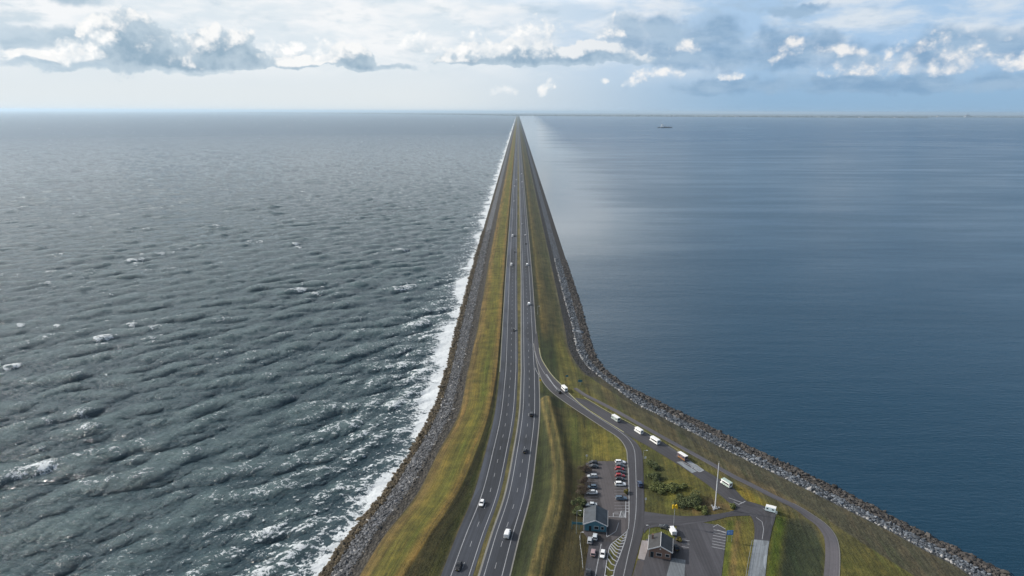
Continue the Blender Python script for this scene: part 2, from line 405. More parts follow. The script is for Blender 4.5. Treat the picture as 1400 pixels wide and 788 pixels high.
def catmull(P, n=10, closed=False):
    P = [np.array(p, float) for p in P]; out = []
    Q_ = [2 * P[0] - P[1]] + P + [2 * P[-1] - P[-2]]
    for i in range(1, len(Q_) - 2):
        p0, p1, p2, p3 = Q_[i - 1:i + 3]
        for s in np.linspace(0, 1, n, endpoint=False):
            out.append(.5 * (2 * p1 + (p2 - p0) * s + (2 * p0 - 5 * p1 + 4 * p2 - p3) * s ** 2 + (3 * p1 - p0 - 3 * p2 + p3) * s ** 3))
    out.append(P[-1]); return np.array(out)
def resamp(L, n):
    d = np.r_[0, np.cumsum(np.hypot(*np.diff(L, axis=0).T))]; q = np.linspace(0, d[-1], n)
    return np.stack([np.interp(q, d, L[:, 0]), np.interp(q, d, L[:, 1])], -1)
def drape_strip(name, left, right, mat, zoff, n=60, k=5, kind='structure'):
    a, b = resamp(left, n), resamp(right, n)
    P_ = np.stack([a + (b - a) * s for s in np.linspace(0, 1, k)])
    Z = gz(P_[..., 0], P_[..., 1]) + zoff; i = np.arange(k - 1)[:, None] * n + np.arange(n - 1)[None]
    o = np_mesh(name, np.concatenate([P_, Z[..., None]], -1).reshape(-1, 3), np.stack([i, i + n, i + n + 1, i + 1], -1).reshape(-1, 4), mat)
    L = np.broadcast_to(np.linspace(0, 8, k)[:, None], (k, n)); D = np.broadcast_to(np.linspace(0, 200, n)[None], (k, n))
    vvec(o, np.stack([L, D, 0 * D], -1).reshape(-1, 3), 'lane'); return tag(o, kind=kind)
def px(pts, z=5.0): return [G(a, b, z) for a, b in pts]
def offset(L, d):
    T = np.gradient(L, axis=0); T /= np.hypot(T[:, 0], T[:, 1])[:, None]; return L + np.stack([-T[:, 1], T[:, 0]], -1) * d
def line(name, L, w, mat, zoff, n=90): return drape_strip(name, offset(L, w / 2), offset(L, -w / 2), mat, zoff, n, 2)
def pave_poly(name, pts, mat, zoff, cell=2.2):
    P_ = np.array(px(pts)); mn, mx = P_.min(0), P_.max(0)
    bm = bmesh.new(); vs = [bm.verts.new((p[0], p[1], 0)) for p in P_]; fc = bm.faces.new(vs)
    bmesh.ops.triangulate(bm, faces=[fc])
    # slice the sheet so that it follows the ground
    for ax in (0, 1):
        k = mn[ax] + 6
        while k < mx[ax]:
            co = [0, 0, 0]; co[ax] = k; no = [0, 0, 0]; no[ax] = 1
            bmesh.ops.bisect_plane(bm, geom=bm.verts[:] + bm.edges[:] + bm.faces[:], plane_co=co, plane_no=no); k += 6
    bm.normal_update()
    for f_ in bm.faces:
        if f_.normal.z < 0: f_.normal_flip()
    for v in bm.verts: v.co.z = float(gz(v.co.x, v.co.y)) + zoff
    me = bpy.data.meshes.new(name); bm.to_mesh(me); bm.free(); me.materials.append(mat)
    o = link(bpy.data.objects.new(name, me)); vvec(o, np.array([(v.co.x, v.co.y, 0) for v in me.vertices]), 'lane'); return tag(o, kind='structure')

# painted lines on the motorway
sol = lambda c, w: (lambda y: c(y) - w / 2, lambda y: c(y) + w / 2)
for c in (lambda y: cRL(y) + 3.3, lambda y: cC(y) - mw(y) - 1.3, lambda y: cC(y) + mw(y) + 1.4, lambda y: cRE(y) - 2.4):
    lane_strip('road_marking', *sol(c, .26), .075, WHITE)
mb = MB()
for c in (lambda y: cC(y) - mw(y) - 4.3, lambda y: cC(y) + mw(y) + 4.4):
    y0 = 152.0
    while y0 < 3000:
        ys = (y0, y0 + 3.2); mb.add([(c(ys[0]) - .09, ys[0], 5.045), (c(ys[0]) + .09, ys[0], 5.045), (c(ys[1]) + .09, ys[1], 5.045), (c(ys[1]) - .09, ys[1], 5.045)], [(0, 1, 2, 3)]); y0 += 12
tag(mb.build('road_marking', WHITE), kind='structure')
# narrow concrete edging along the carriageways
lane_strip('kerb_strip', cRE, lambda y: cRE(y) + .5, .05, EDGE)
lane_strip('kerb_strip', lambda y: cC(y) + mw(y) - .7, lambda y: cC(y) + mw(y), .05, EDGE)
lane_strip('kerb_strip', lambda y: cRL(y) - .45, cRL, .05, EDGE, 380)
lane_strip('median_grass_strip', lambda y: cC(y) - mw(y), lambda y: cC(y) + mw(y) - .7, .03, mg, 150)
for o in bpy.data.objects:
    if o.name.startswith('median_grass_strip'):
        n_ = len(o.data.vertices); vcol(o, np.tile((.085, .078, .03), (n_, 1))); vfloat(o, np.zeros(n_), 'stone')

# exit road, service road, lay-by, path
exL = catmull(px([(729.5, 470), (734, 497), (740, 517.7), (748.6, 530.6), (761, 542), (783, 557.5), (804, 571.4), (825.7, 585.7), (843, 597), (851.4, 605.7), (856.4, 615.7), (857.8, 628), (859, 650), (860, 676), (860, 705), (858, 722), (850, 740), (842, 764), (836, 795)]))
exR = catmull(px([(734, 452), (737, 476), (740, 490), (748.6, 505), (757, 516), (767, 526), (783, 543), (797, 555.5), (818.6, 570), (838, 582), (854, 592.5), (868.6, 604), (877, 617), (879, 631), (880, 655), (880.7, 676), (881, 700), (879.5, 725), (874, 748), (868, 770), (862, 795)]))
drape_strip('exit_road', exL, exR, ASPHALT2, .10, 150, 6)
line('kerb_strip', exL[:140], .45, EDGE, .12, 150)
line('kerb_strip', catmull(px([(737, 476), (740, 490), (748.6, 505), (757, 516), (767, 526), (783, 543), (797, 555.5), (818.6, 570), (838, 582), (853, 591.4)])), .5, YKERB, .12)
line('road_marking', catmull(px([(731, 480), (738, 500), (752, 521), (767, 535), (790, 552), (812, 567.5), (833, 581), (850, 592.5), (861, 603), (867, 615), (868.6, 630), (869.5, 655), (870, 680), (869, 705), (865, 732), (858.5, 760), (852, 790)])), .22, WHITE, .125, 140)
line('road_marking', catmull(px([(731.5, 503), (733.5, 508), (738, 516)])), .25, WHITE, .13)
line('road_marking', catmull(px([(747, 512), (757, 527), (762, 533)])), .5, WHITE, .13)
lbL = catmull(px([(784, 545), (800, 556), (820, 569.5), (840, 583), (854, 592), (868, 600.5), (888.6, 612), (923, 633), (946, 648), (968.6, 664), (983, 676), (1000, 690), (1010, 697)]))
lbR = catmull(px([(788, 544), (806, 549), (831.4, 564), (861.4, 580), (890, 596), (917, 611.4), (938, 626), (960, 641), (981, 653.5), (1003, 668), (1018, 683), (1032, 690), (1046, 694)]))
drape_strip('layby_road', lbL, lbR, ASPHALT2, .08, 110, 6)
line('kerb_strip', catmull(px([(798.6, 543.6), (831.4, 563), (861.4, 578.6), (890, 595), (905, 603.5)])), .35, YKERB, .10)
line('kerb_strip', catmull(px([(914, 608), (930, 618), (938, 624)])), .3, YKERB, .10)
path = catmull(px([(786, 531), (800, 540.5), (817, 549), (840, 561), (868.6, 577), (897, 592.5), (928, 609), (960, 626), (988.6, 641.5), (1003, 649.5), (1028.6, 661.4), (1057, 675.7), (1086, 688.6), (1107, 701.4), (1124, 714), (1134, 728.6), (1137.5, 745), (1138, 765), (1136, 795)]))
wd = np.interp(np.arange(len(path)), [0, 60, 110, len(path)], [1.2, 1.6, 2.0, 2.3])[:, None]
Tn = np.gradient(path, axis=0); Tn /= np.hypot(Tn[:, 0], Tn[:, 1])[:, None]; Nn = np.stack([-Tn[:, 1], Tn[:, 0]], -1)
drape_strip('path', path + Nn * wd, path - Nn * wd, PATHM, .09, 150, 4)
line('kerb_strip', (path + Nn * (wd + .12))[118:], .25, EDGE, .11, 60)
# parking lot, junction and yards
pave_poly('parking_lot', [(801, 633), (818, 630.7), (858, 631), (859.5, 650), (860.5, 690), (860, 715), (856, 727), (848, 733), (838, 740), (832, 752), (826, 795), (797, 795), (806, 740), (797, 728), (798, 700)], LOT, .07)
drape_strip('entry_road', catmull(px([(806, 737), (803, 760), (796, 800)])), catmull(px([(836, 742), (832, 755), (825, 800)])), ASPHALT2, .085, 20, 4)
drape_strip('junction_road', catmull(px([(880, 699.5), (898, 702), (917, 704.6), (946, 706), (980, 703), (1004, 698), (1014, 692), (1030, 689)])), catmull(px([(880, 730), (890, 722), (925, 719), (958, 715), (980, 711), (998, 706.7), (1020, 705.5), (1030, 706)])), ASPHALT2, .095, 60, 8)
drape_strip('junction_road', catmull(px([(1004, 697), (1022, 703), (1029, 711), (1031.5, 724), (1031, 738)])), catmull(px([(1024, 686), (1046, 693), (1060, 702), (1056, 722), (1052, 740)])), ASPHALT2, .11, 40, 8)
pave_poly('parking_lot', [(926, 715), (958, 714), (985, 719), (994, 727), (991, 750), (985, 800), (862, 800), (872, 772), (880, 745), (884, 737), (922, 738)], ASPHALT2, .075)
drape_strip('concrete_lane', catmull(px([(1031, 737), (1027, 760), (1020, 800)])), catmull(px([(1052, 739), (1049, 760), (1045, 800)])), CONC, .09, 30, 5)
pave_poly('concrete_yard', [(918, 763), (937, 766), (935, 800), (908, 800), (912, 785)], CONC, .09)
pave_poly('tile_pavement', [(877.5, 739), (887, 740), (886, 750), (881, 766), (872, 764)], TILE, .10)
pave_poly('tile_pavement', [(871.5, 766), (881, 768), (874, 800), (861, 800)], LOT, .10)
pave_poly('tile_pavement', [(925, 632), (931, 631.2), (953, 645), (946, 647)], CONC, .115)
pave_poly('tile_pavement', [(937, 631), (944, 631), (963, 643.5), (957, 646)], CONC, .115)
# painted hatching, bays and arrows
def seg(mb, a, b, w, zoff, z=5.0):
    A, B = G(*a), G(*b); d = B - A; d /= np.hypot(*d); n = np.array((-d[1], d[0])) * w / 2
    V_ = [A + n, A - n, B - n, B + n]; mb.add([(p[0], p[1], float(gz(p[0], p[1])) + zoff) for p in V_], [(0, 1, 2, 3)])
mk = MB()
hatchL = [(857, 727), (850, 733), (842, 739.5), (836, 744), (833, 749), (830, 765), (826, 792)]
hatchR = [(858, 724), (856.5, 733), (854, 742), (850, 753), (846, 764), (841, 776), (838, 790)]
for H in (hatchL, hatchR):
    for a, b in zip(H[:-1], H[1:]): seg(mk, a, b, .3, .14)
for k in range(13):
    s = (k + .6) / 13; hl = np.array([np.interp(s * 6, range(7), [p[i] for p in hatchL]) for i in (0, 1)]); hr = np.array([np.interp(s * 6, range(7), [p[i] for p in hatchR]) for i in (0, 1)])
    mid = (hl + hr) / 2 + (0, 2.5); seg(mk, hl, mid, .45, .13); seg(mk, mid, hr + (0, -.5), .45, .13)
for k in range(18): seg(mk, (840, 634.5 + k * 4.1), (856, 634.5 + k * 4.1), .12, .10)
for k in range(15): seg(mk, (803, 634.5 + k * 4.1), (817, 634.5 + k * 4.1), .12, .10)
for k in range(4): seg(mk, (856, 688 + k * 4), (859.5, 688 + k * 4), .35, .12)
seg(mk, (855.5, 686), (855.5, 709), .3, .12); seg(mk, (859.5, 640), (860, 712), .3, .125)
seg(mk, (860, 712), (859, 724), .3, .125)
seg(mk, (822, 744), (812.5, 795), .3, .12); seg(mk, (829, 735), (842, 727), .3, .12); seg(mk, (842, 727), (846, 715), .25, .12); seg(mk, (829.5, 735), (829, 700), .25, .12)
seg(mk, (838.5, 702), (838.5, 706.5), .35, .12); seg(mk, (838.5, 702), (846, 702), .35, .12); seg(mk, (832, 706.8), (847, 707.2), .3, .125)
for k in range(4): seg(mk, (847.5 + k * 2, 708), (850 + k * 1.6, 699), .75, .125)
for k in range(7): seg(mk, (973 + k * .4, 748 - k * 3.9), (991 + k * .3, 751.5 - k * 3.9), .28, .12)
seg(mk, (975, 721), (981, 717.5), .25, .12); seg(mk, (981, 717.5), (992, 724), .3, .125); seg(mk, (981, 725), (993, 729.5), .4, .13)
for k in range(3): seg(mk, (932, 738.5 + k * 4.6), (943 - k * .6, 740 + k * 4.6), .25, .12)
# the large white bay painted on the lay-by
for a, b, w in (((943, 636.5), (956, 646), .45), ((956, 646), (962, 643.5), .45), ((944, 636.5), (952, 635.5), .45), ((952, 636), (962, 643.5), .4), ((945, 640), (955, 640.5), .5), ((932, 631.5), (944, 637), .35)):
    seg(mk, a, b, w, .14)
for a, b, w in (((996, 681), (1014, 687.5), .3), ((1003, 686.5), (1011, 691), .25), ((1010, 690), (1019, 686), .35)): seg(mk, a, b, w, .13)
for a, b in (((1034, 708), (1042, 714)), ((1042, 714), (1044, 724)), ((1044, 724), (1042, 738))): seg(mk, a, b, .22, .135)
tag(mk.build('road_marking', WHITE), kind='structure')

# ------------------------------------------------------------------ water
def fft_tile(N, L, wind, lam_lo, lam_hi, rms, seed, spread=4):
    g = np.random.default_rng(seed); k1 = np.fft.fftfreq(N, L / N) * 2 * np.pi
    KX, KY = np.meshgrid(k1, k1, indexing='ij'); Kk = np.hypot(KX, KY); Kk[0, 0] = 1e9
    lam = 2 * np.pi / Kk; w = np.array(wind) / np.hypot(*wind); cs = (KX * w[0] + KY * w[1]) / Kk
    S = np.where((lam > lam_lo) & (lam < lam_hi), Kk ** -4.0 * np.exp(-(Kk * lam_hi * .55 / 6.28) ** -2.0), 0) * (np.abs(cs) ** spread + .015)
    h = np.sqrt(S) * (g.normal(size=Kk.shape) + 1j * g.normal(size=Kk.shape))
    H = np.fft.ifft2(h).real; s = rms / H.std(); hk = np.fft.fft2(H) * s
    dx = np.fft.ifft2(-1j * hk * KX / Kk).real; dy = np.fft.ifft2(-1j * hk * KY / Kk).real
    jxx = np.fft.ifft2(hk * KX * KX / Kk).real; jyy = np.fft.ifft2(hk * KY * KY / Kk).real; jxy = np.fft.ifft2(hk * KX * KY / Kk).real
    H = np.fft.ifft2(hk).real
    return dict(L=L, N=N, H=H, dx=dx, dy=dy, jxx=jxx, jyy=jyy, jxy=jxy)
def samp(T, name, x, y):
    A = T[name]; N = T['N']; u = (x / T['L'] * N) % N; v = (y / T['L'] * N) % N
    i = np.floor(u).astype(int); j = np.floor(v).astype(int); a = u - i; b = v - j; i %= N; j %= N; i1 = (i + 1) % N; j1 = (j + 1) % N
    return A[i, j] * (1 - a) * (1 - b) + A[i1, j] * a * (1 - b) + A[i, j1] * (1 - a) * b + A[i1, j1] * a * b
def smooth_noise(x, y, cell, seed):
    g = np.random.default_rng(seed); T = dict(L=cell * 64, N=64, A=g.random((64, 64)))
    return samp(T, 'A', x, y)
def sea_mesh():
    dep = np.concatenate([np.linspace(.05, .5, 12, endpoint=False), np.arange(.5, 52, .052)])
    rr = CAMZ / np.tan(np.radians(dep)); az = np.radians(np.arange(-47, 3.6, .058))
    RR, AZ = np.meshgrid(rr, az, indexing='ij'); X = RR * np.sin(AZ); Y = RR * np.cos(AZ)
    wind = (.62, -.78)
    A = fft_tile(512, 420.0, wind, 8, 52, .72, 3, 5); B = fft_tile(512, 113.0, (.5, -.86), 1.0, 9, .165, 5, 3)
    fa = 1 - sstep(2500, 7000, RR); fb = 1 - sstep(350, 1100, RR)
    d = cW(Y) - X; shore = sstep(-3, 26, d)
    amp = (.12 + .88 * shore) * (.75 + .5 * smooth_noise(X, Y, 60, 2)); chop = 1.4
    rot = lambda x, y: (x * .8 - y * .6, x * .6 + y * .8)
    H = amp * fa * samp(A, 'H', X, Y) + fb * amp * samp(B, 'H', X, Y)
    DX = chop * (amp * fa * samp(A, 'dx', X, Y) + fb * samp(B, 'dx', X, Y)); DY = chop * (amp * fa * samp(A, 'dy', X, Y) + fb * samp(B, 'dy', X, Y))
    jxx, jyy, jxy = [amp * samp(A, q, X, Y) + .55 * samp(B, q, X, Y) for q in ('jxx', 'jyy', 'jxy')]
    J = (1 - chop * jxx) * (1 - chop * jyy) - (chop * jxy) ** 2
    gate = smooth_noise(X + 31, Y + 7, 17, 11) * .5 + smooth_noise(X, Y, 45, 13) * .5
    big = 1 - sstep(1200, 3500, RR)
    cap = 0 * X; lo, hi_ = np.percentile(J[(RR < 900) & (d > 30)], (.6, 5.0))
    for k in range(6):                                     # breaking crests and the foam they leave behind
        ox, oy = X + .9 * k * wind[0] * -1.0, Y + .9 * k * wind[1] * -1.0; a_ = samp(A, 'jxx', ox, oy); b_ = samp(A, 'jyy', ox, oy); c_ = samp(A, 'jxy', ox, oy)
        if k == 0: JA = (1 - a_) * (1 - b_) - c_ ** 2; l0, h0 = np.percentile(JA[(RR < 900) & (d > 30)], (.5, 4.0))
        Jk = (1 - a_) * (1 - b_) - c_ ** 2
        cap = np.maximum(cap, sstep(h0, l0, Jk) * (1 - .10 * k))
    cap = cap * sstep(.53, .70, gate) * (.35 + .65 * big)
    gate2 = smooth_noise(X + 5, Y, 9, 17) * .5 + smooth_noise(X, Y + 9, 28, 19) * .5
    wob = 9 * (smooth_noise(X, Y, 8, 23) - .5) + 14 * (smooth_noise(X, Y, 26, 29) - .5)
    dn = d + wob
    near = sstep(700, 250, RR)
    surf = np.exp(-np.clip(dn - 5 + 2.5 * near, 0, None) / (6.0 + 2.0 * near)) * (.98 - .2 * sstep(0, 10, dn)) * (.72 + .40 * smooth_noise(X, Y, 13, 41)) 
    lace = np.exp(-np.clip(d - 8, 0, None) / (22 + 42 * near)) * (.48 + .40 * gate2) * sstep(.9, .1, np.clip(J, -1, 2)) ** .3
    foam = np.clip(np.maximum.reduce([surf, lace * 1.0, cap * .56, .36 * sstep(hi_ + .35, lo, J) * (.5 + .5 * sstep(.35, .7, gate))]), 0, 1)
    V = np.stack([X + DX * shore, Y + DY * shore, H], -1)
    nr, nc = X.shape; i = np.arange(nr - 1)[:, None] * nc + np.arange(nc - 1)[None]
    Qs = np.stack([i, i + nc, i + nc + 1, i + 1], -1).reshape(-1, 4)
    keep = (X < np.minimum(cW(Y) + 12, 30) + 0 * X)
    kq = keep.reshape(-1)[Qs].all(1); Qs = Qs[kq]
    used = np.zeros(nr * nc, bool); used[Qs.ravel()] = True; remap = np.cumsum(used) - 1
    return V.reshape(-1, 3)[used], remap[Qs], foam.reshape(-1)[used], H.reshape(-1)[used]

mw_, t = material('rough_sea'); P = t.pos(); fo = t.attr('foam', 'Fac')
dist = t.e(t.node('ShaderNodeCameraData').outputs['View Distance'])
Ps = t.node('ShaderNodeVectorRotate', rotation_type='Z_AXIS'); t.put(P, Ps.inputs['Vector']); Ps.inputs['Angle'].default_value = R(-38); Pr = t.e(Ps.outputs[0])
w1 = t.noise(t.scale(Pr, (.38, 1.5, 1)), .8, 6, .62, dist=.5); w2 = t.noise(t.scale(Pr, (.5, 1.2, 1)), .09, 5, .6, dist=.3); w3 = t.noise(t.scale(Pr, (.5, 1.1, 1)), .022, 4, .6)
w0 = t.noise(t.scale(Pr, (.6, 1.6, 1)), 2.6, 4, .6)
px_, py_2, _z = t.xyz(P); off_ = (px_ * px_ + py_2 * py_2).pow(.5); farw = t.sm(off_, 900, 3500)
hgt = w0 * .28 + w1 * .75 + (w2 * 2.4 + w3 * 5.5) * farw + w2 * .35
nb = t.bump(hgt, 1.0, 1.0)
big = t.noise(P, .004, 4, .6)
body = t.mix(t.sm(big, .35, .65), (.018, .043, .057), (.028, .058, .070))
body = t.mix(t.sm(t.attr('crest', 'Fac'), -.5, 1.3, 0, .8), body, (.066, .110, .116))  # high water painted lighter and greener, for light through thin crests
px_, py_2, _z = t.xyz(P); off_ = (px_ * px_ + py_2 * py_2).pow(.5)
wat = t.bsdf(body, .10, nb, IOR=1.333, Specular_IOR_Level=.5)
facet = t.bsdf((.026, .072, .128), .9)                              # matt blue painted far out for what unresolved wave faces would reflect
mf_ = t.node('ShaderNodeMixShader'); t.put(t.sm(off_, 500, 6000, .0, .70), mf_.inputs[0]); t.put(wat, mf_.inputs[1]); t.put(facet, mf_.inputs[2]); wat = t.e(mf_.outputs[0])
wp = t.vadd(P, t.scale(t.noise(P, .22, 5, .6, color=True), (7, 7, 0)))
ra = t.noise(t.scale(wp, (.8, 1.1, 1)), .16, 5, .6); rb = t.noise(wp, .42, 5, .65)
rid = t.sm((ra - .5).abs(), 0, .12, 1, 0); rid2 = t.sm((rb - .5).abs(), 0, .10, 1, 0)
lace = rid * .45 + rid2 * .35 + t.noise(P, 1.1, 6, .72) * .55
fm = t.sm(lace - (1.0 - fo) * 1.25, -.10, .22)
foamc = t.bsdf(t.mix(t.noise(P, .8, 5, .7), (.42, .47, .50), (.80, .82, .83)), .85, t.bump(lace, .5, .4))
mx = t.node('ShaderNodeMixShader'); t.put(fm, mx.inputs[0]); t.put(wat, mx.inputs[1]); t.put(foamc, mx.inputs[2]); t.out(t.e(mx.outputs[0]))
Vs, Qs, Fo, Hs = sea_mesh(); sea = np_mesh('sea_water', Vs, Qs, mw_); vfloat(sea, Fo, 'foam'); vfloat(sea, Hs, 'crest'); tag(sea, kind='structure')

ml_, t = material('calm_lake'); P = t.pos()
big = t.noise(t.scale(P, (.35, 1.0, 1)), .0021, 5, .6, dist=.6); rip = t.noise(t.scale(P, (.35, 1.3, 1)), .55, 5, .6); rip2 = t.noise(t.scale(P, (.3, 1.2, 1)), .06, 4, .55)
st2 = t.noise(t.scale(P, (.22, 1.0, 1)), .011, 5, .6)
X_, Y_, _ = t.xyz(P)
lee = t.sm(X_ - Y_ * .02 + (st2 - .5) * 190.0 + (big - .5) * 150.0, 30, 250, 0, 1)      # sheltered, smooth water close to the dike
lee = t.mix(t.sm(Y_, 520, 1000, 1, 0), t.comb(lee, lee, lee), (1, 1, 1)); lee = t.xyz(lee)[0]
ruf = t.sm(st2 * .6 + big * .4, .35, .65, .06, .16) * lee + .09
bp = t.node('ShaderNodeBump'); t.put(rip * .5 + rip2 * .8, bp.inputs['Height']); bp.inputs['Distance'].default_value = 1.0
t.put(lee * t.sm(st2, .3, .65, .28, .6) + .07, bp.inputs['Strength'])
wl = t.bsdf((.006, .024, .036), ruf, t.e(bp.outputs[0]), IOR=1.333)
mf_ = t.node('ShaderNodeMixShader'); t.put(t.sm((X_ * X_ + Y_ * Y_).pow(.5), 500, 6000, .2, .64) * lee * t.sm(st2 * .5 + big * .5, .32, .62, .75, 1.0), mf_.inputs[0]); t.put(wl, mf_.inputs[1]); t.put(t.bsdf((.014, .084, .185), .9), mf_.inputs[2]); t.out(t.e(mf_.outputs[0]))  # matt blue mixed into rippled water, more so far out, for reflected sky
# the lake is one level sheet from under the dike to the horizon
ys = np.concatenate([np.arange(100, 800, 50), 800 * 1.12 ** np.arange(0, 46)]); ys = ys[ys < 150000]; xs = np.array([10, 60, 150, 400, 1000, 3000, 9000, 27000, 80000, 160000.])
XX, YY = np.meshgrid(xs, ys, indexing='ij'); i = np.arange(len(xs) - 1)[:, None] * len(ys) + np.arange(len(ys) - 1)[None]
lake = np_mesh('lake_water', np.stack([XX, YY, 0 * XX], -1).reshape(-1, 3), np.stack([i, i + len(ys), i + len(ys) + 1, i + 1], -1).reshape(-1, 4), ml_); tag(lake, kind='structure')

# ------------------------------------------------------------------ rubble on both shores
def ico():
    bm = bmesh.new(); bmesh.ops.create_icosphere(bm, subdivisions=1, radius=1); bm.verts.index_update()
    V_ = np.array([v.co[:] for v in bm.verts]); F_ = np.array([[v.index for v in f.verts] for f in bm.faces]); bm.free(); return V_, F_
IV, IF = ico()
mr, t = material('rubble_stone'); P = t.pos(); n1 = t.noise(P, 2.5, 4); f = t.sm(n1, .25, .75, .65, 1.35, 'LINEAR')
t.out(t.bsdf(t.scale(t.attr('Col'), t.comb(f, f, f)), .8, t.bump(n1, .5, .1)))
def rocks(name, pts, size, colr, label):
    n = len(pts); th = rng.uniform(0, 6.28, n); sc = np.stack([size * rng.uniform(.7, 1.5, n), size * rng.uniform(.5, 1.0, n), size * rng.uniform(.35, .7, n)], -1)
    jit = rng.uniform(.72, 1.18, (n, len(IV), 1)); L = IV[None] * jit * sc[:, None]
    tilt = rng.normal(0, .35, n); c, s = np.cos(tilt)[:, None], np.sin(tilt)[:, None]
    L = np.stack([L[..., 0] * c - L[..., 2] * s, L[..., 1], L[..., 0] * s + L[..., 2] * c], -1)
    c, s = np.cos(th)[:, None], np.sin(th)[:, None]
    L = np.stack([L[..., 0] * c - L[..., 1] * s, L[..., 0] * s + L[..., 1] * c, L[..., 2]], -1) + pts[:, None]
    Fq = (IF[None] + (np.arange(n) * len(IV))[:, None, None]).reshape(-1, 3)
    o = np_mesh(name, L.reshape(-1, 3), Fq, mr, False); vcol(o, np.repeat(colr, len(IV), 0)); return tag(o, label, 'rocks', kind='stuff')
n = 15000; y = 150 + 750 * rng.random(n) ** 1.5; s = rng.beta(1.0, 1.15, n) * .86 - .10
x = cW(y) + (cGE(y) - cW(y)) * s; z = gz(x, y) + .05
g = rng.random(n); c = np.where((s < .2)[:, None], C3(.05, .036, .016) * (.5 + g[:, None]), np.where((s < .68)[:, None], C3(.112, .116, .124) * (.45 + 1.0 * g[:, None] ** 2), C3(.055, .05, .045) * (.6 + .8 * g[:, None])))
lt = rng.random(n) < .04; c[lt & (s > .15)] = (.30, .29, .28)
rocks('rubble_slope', np.stack([x, y, z], -1), np.where(s < .2, .7, .5) * np.exp(rng.normal(-.08, .36, n)), c, 'grey rubble and dark weedy rocks sloping down to the rough sea')
n = 15000; y = 160 + 560 * rng.random(n) ** 1.2; s = rng.random(n)
x = cS2(y) + (cW2(y) - cS2(y)) * s * 1.02; z = gz(x, y) + .05; g = rng.random(n)
c = np.where((s < .5)[:, None], C3(.098, .112, .130) * (.4 + 1.3 * g[:, None] ** 1.8), C3(.05, .044, .039) * (.5 + 1.1 * g[:, None]))
lt = (rng.random(n) < .5) & (s < .07); c[lt] = (.28, .275, .27)
rocks('rubble_slope', np.stack([x, y, z], -1), np.exp(rng.normal(-.52, .36, n)) * np.where(s > .5, 1.1, .95), c, 'blue grey stone rubble with a dark rocky toe along the calm lake')

# ------------------------------------------------------------------ far shore
mf, t = material('far_land'); P = t.pos(); t.out(t.bsdf(t.mix(t.noise(P, .002, 4), (.05, .06, .04), (.10, .09, .06)), .9))
mft, t = material('far_foliage'); P = t.pos(); t.out(t.bsdf(t.mix(t.noise(P, .01, 4), (.025, .035, .022), (.06, .06, .04)), .9))
FS = [(-21000, 47000), (-9000, 38000), (-2500, 30500), (-400, 25600), (600, 24800), (3000, 24000), (6500, 23300), (9500, 22000), (13000, 21800), (13400, 26000), (18000, 25500), (30000, 25500)]
Fp = resamp(np.array(FS, float), 90); Fp[:, 1] += rng.normal(0, 120, 90)
Vv = [(p[0], p[1], 1.5) for p in Fp] + [(p[0] * 1.6, p[1] + 40000, 1.5) for p in Fp] + [(p[0], p[1] - 2, -1) for p in Fp]
Ff = [(k, k + 1, 90 + k + 1, 90 + k) for k in range(89)] + [(180 + k, 181 + k, k + 1, k) for k in range(89)]
tag(mesh_obj('far_shore', Vv, Ff, mf), kind='structure')
tv = MB()
Ft = resamp(np.array(FS, float), 900)
for rowi in range(3):
    for k in range(900):
        if rng.random() < (.55, .7, .8)[rowi]:
            p = Ft[k]; hh = rng.uniform(6, 22) * (1 + .4 * rowi); ww = rng.uniform(20, 70); yy = p[1] + 200 + rowi * 1500 + rng.uniform(0, 900); xx = p[0] + rng.uniform(-30, 30)
            tv.loft([[(xx + ww * a * math.cos(q), yy + ww * a * math.sin(q) * .6, 1.5 + hh * b) for q in np.linspace(0, 6.28, 7)[:-1]] for a, b in ((.7, 0), (1, .4), (.8, .8), (.3, 1))])
tag(tv.build('far_treeline', mft), 'dark woods and hedges along the far shore below the horizon', 'trees', kind='stuff')
PALE = simple('pale_cladding', (.45, .46, .47), .7); DKROOF = simple('dark_roofing', (.06, .06, .065), .7); CONCW = simple('grey_concrete', (.26, .27, .29), .8)
def far_house(pxx, dist, w, dp, h, label, cat, kind):
    d = ray(pxx, 156); k = dist / d[1]; b = empty(kind, (d[0] * k, dist, 1.5), 0, label, cat)
    m = MB(); m.box(-w / 2, w / 2, -dp / 2, dp / 2, 0, h); m.build('wall', PALE if cat != 'plant' else CONCW, b)
    m = MB(); m.add([(-w / 2 - 1, -dp / 2 - 1, h + .1), (w / 2 + 1, -dp / 2 - 1, h + .1), (w / 2 + 1, dp / 2 + 1, h + .1), (-w / 2 - 1, dp / 2 + 1, h + .1), (-w / 2 - 1, 0, h + h * .3), (w / 2 + 1, 0, h + h * .3)], [(0, 1, 5, 4), (2, 3, 4, 5), (1, 2, 5), (3, 0, 4), (3, 2, 1, 0)]); m.build('roof', DKROOF, b)
    return b
far_house(984, 23600, 110, 60, 22, 'long pale shed on the far shore behind the cargo ship', 'shed', 'warehouse')
far_house(1008, 23200, 140, 60, 26, 'broad pale shed on the far shore just right of the cargo ship', 'shed', 'warehouse')
far_house(1178, 22400, 160, 70, 28, 'whitish shed near the tip of the low headland', 'shed', 'warehouse')
far_house(1226, 22000, 120, 60, 22, 'last pale shed at the end of the low headland', 'shed', 'warehouse')
b = far_house(1283, 26500, 70, 60, 55, 'narrow grey tower block alone on the far horizon', 'tower', 'tower_block')
b = far_house(1323, 26500, 190, 90, 60, 'big grey works with a thin chimney on the far horizon', 'plant', 'factory')
m = MB(); m.tube((10, 0, 60), (10, 0, 175), 9, 6); m.build('chimney', CONCW, b); m = MB(); m.box(-60, 60, -40, 40, 78.5, 96); m.build('boiler_house', CONCW, b)

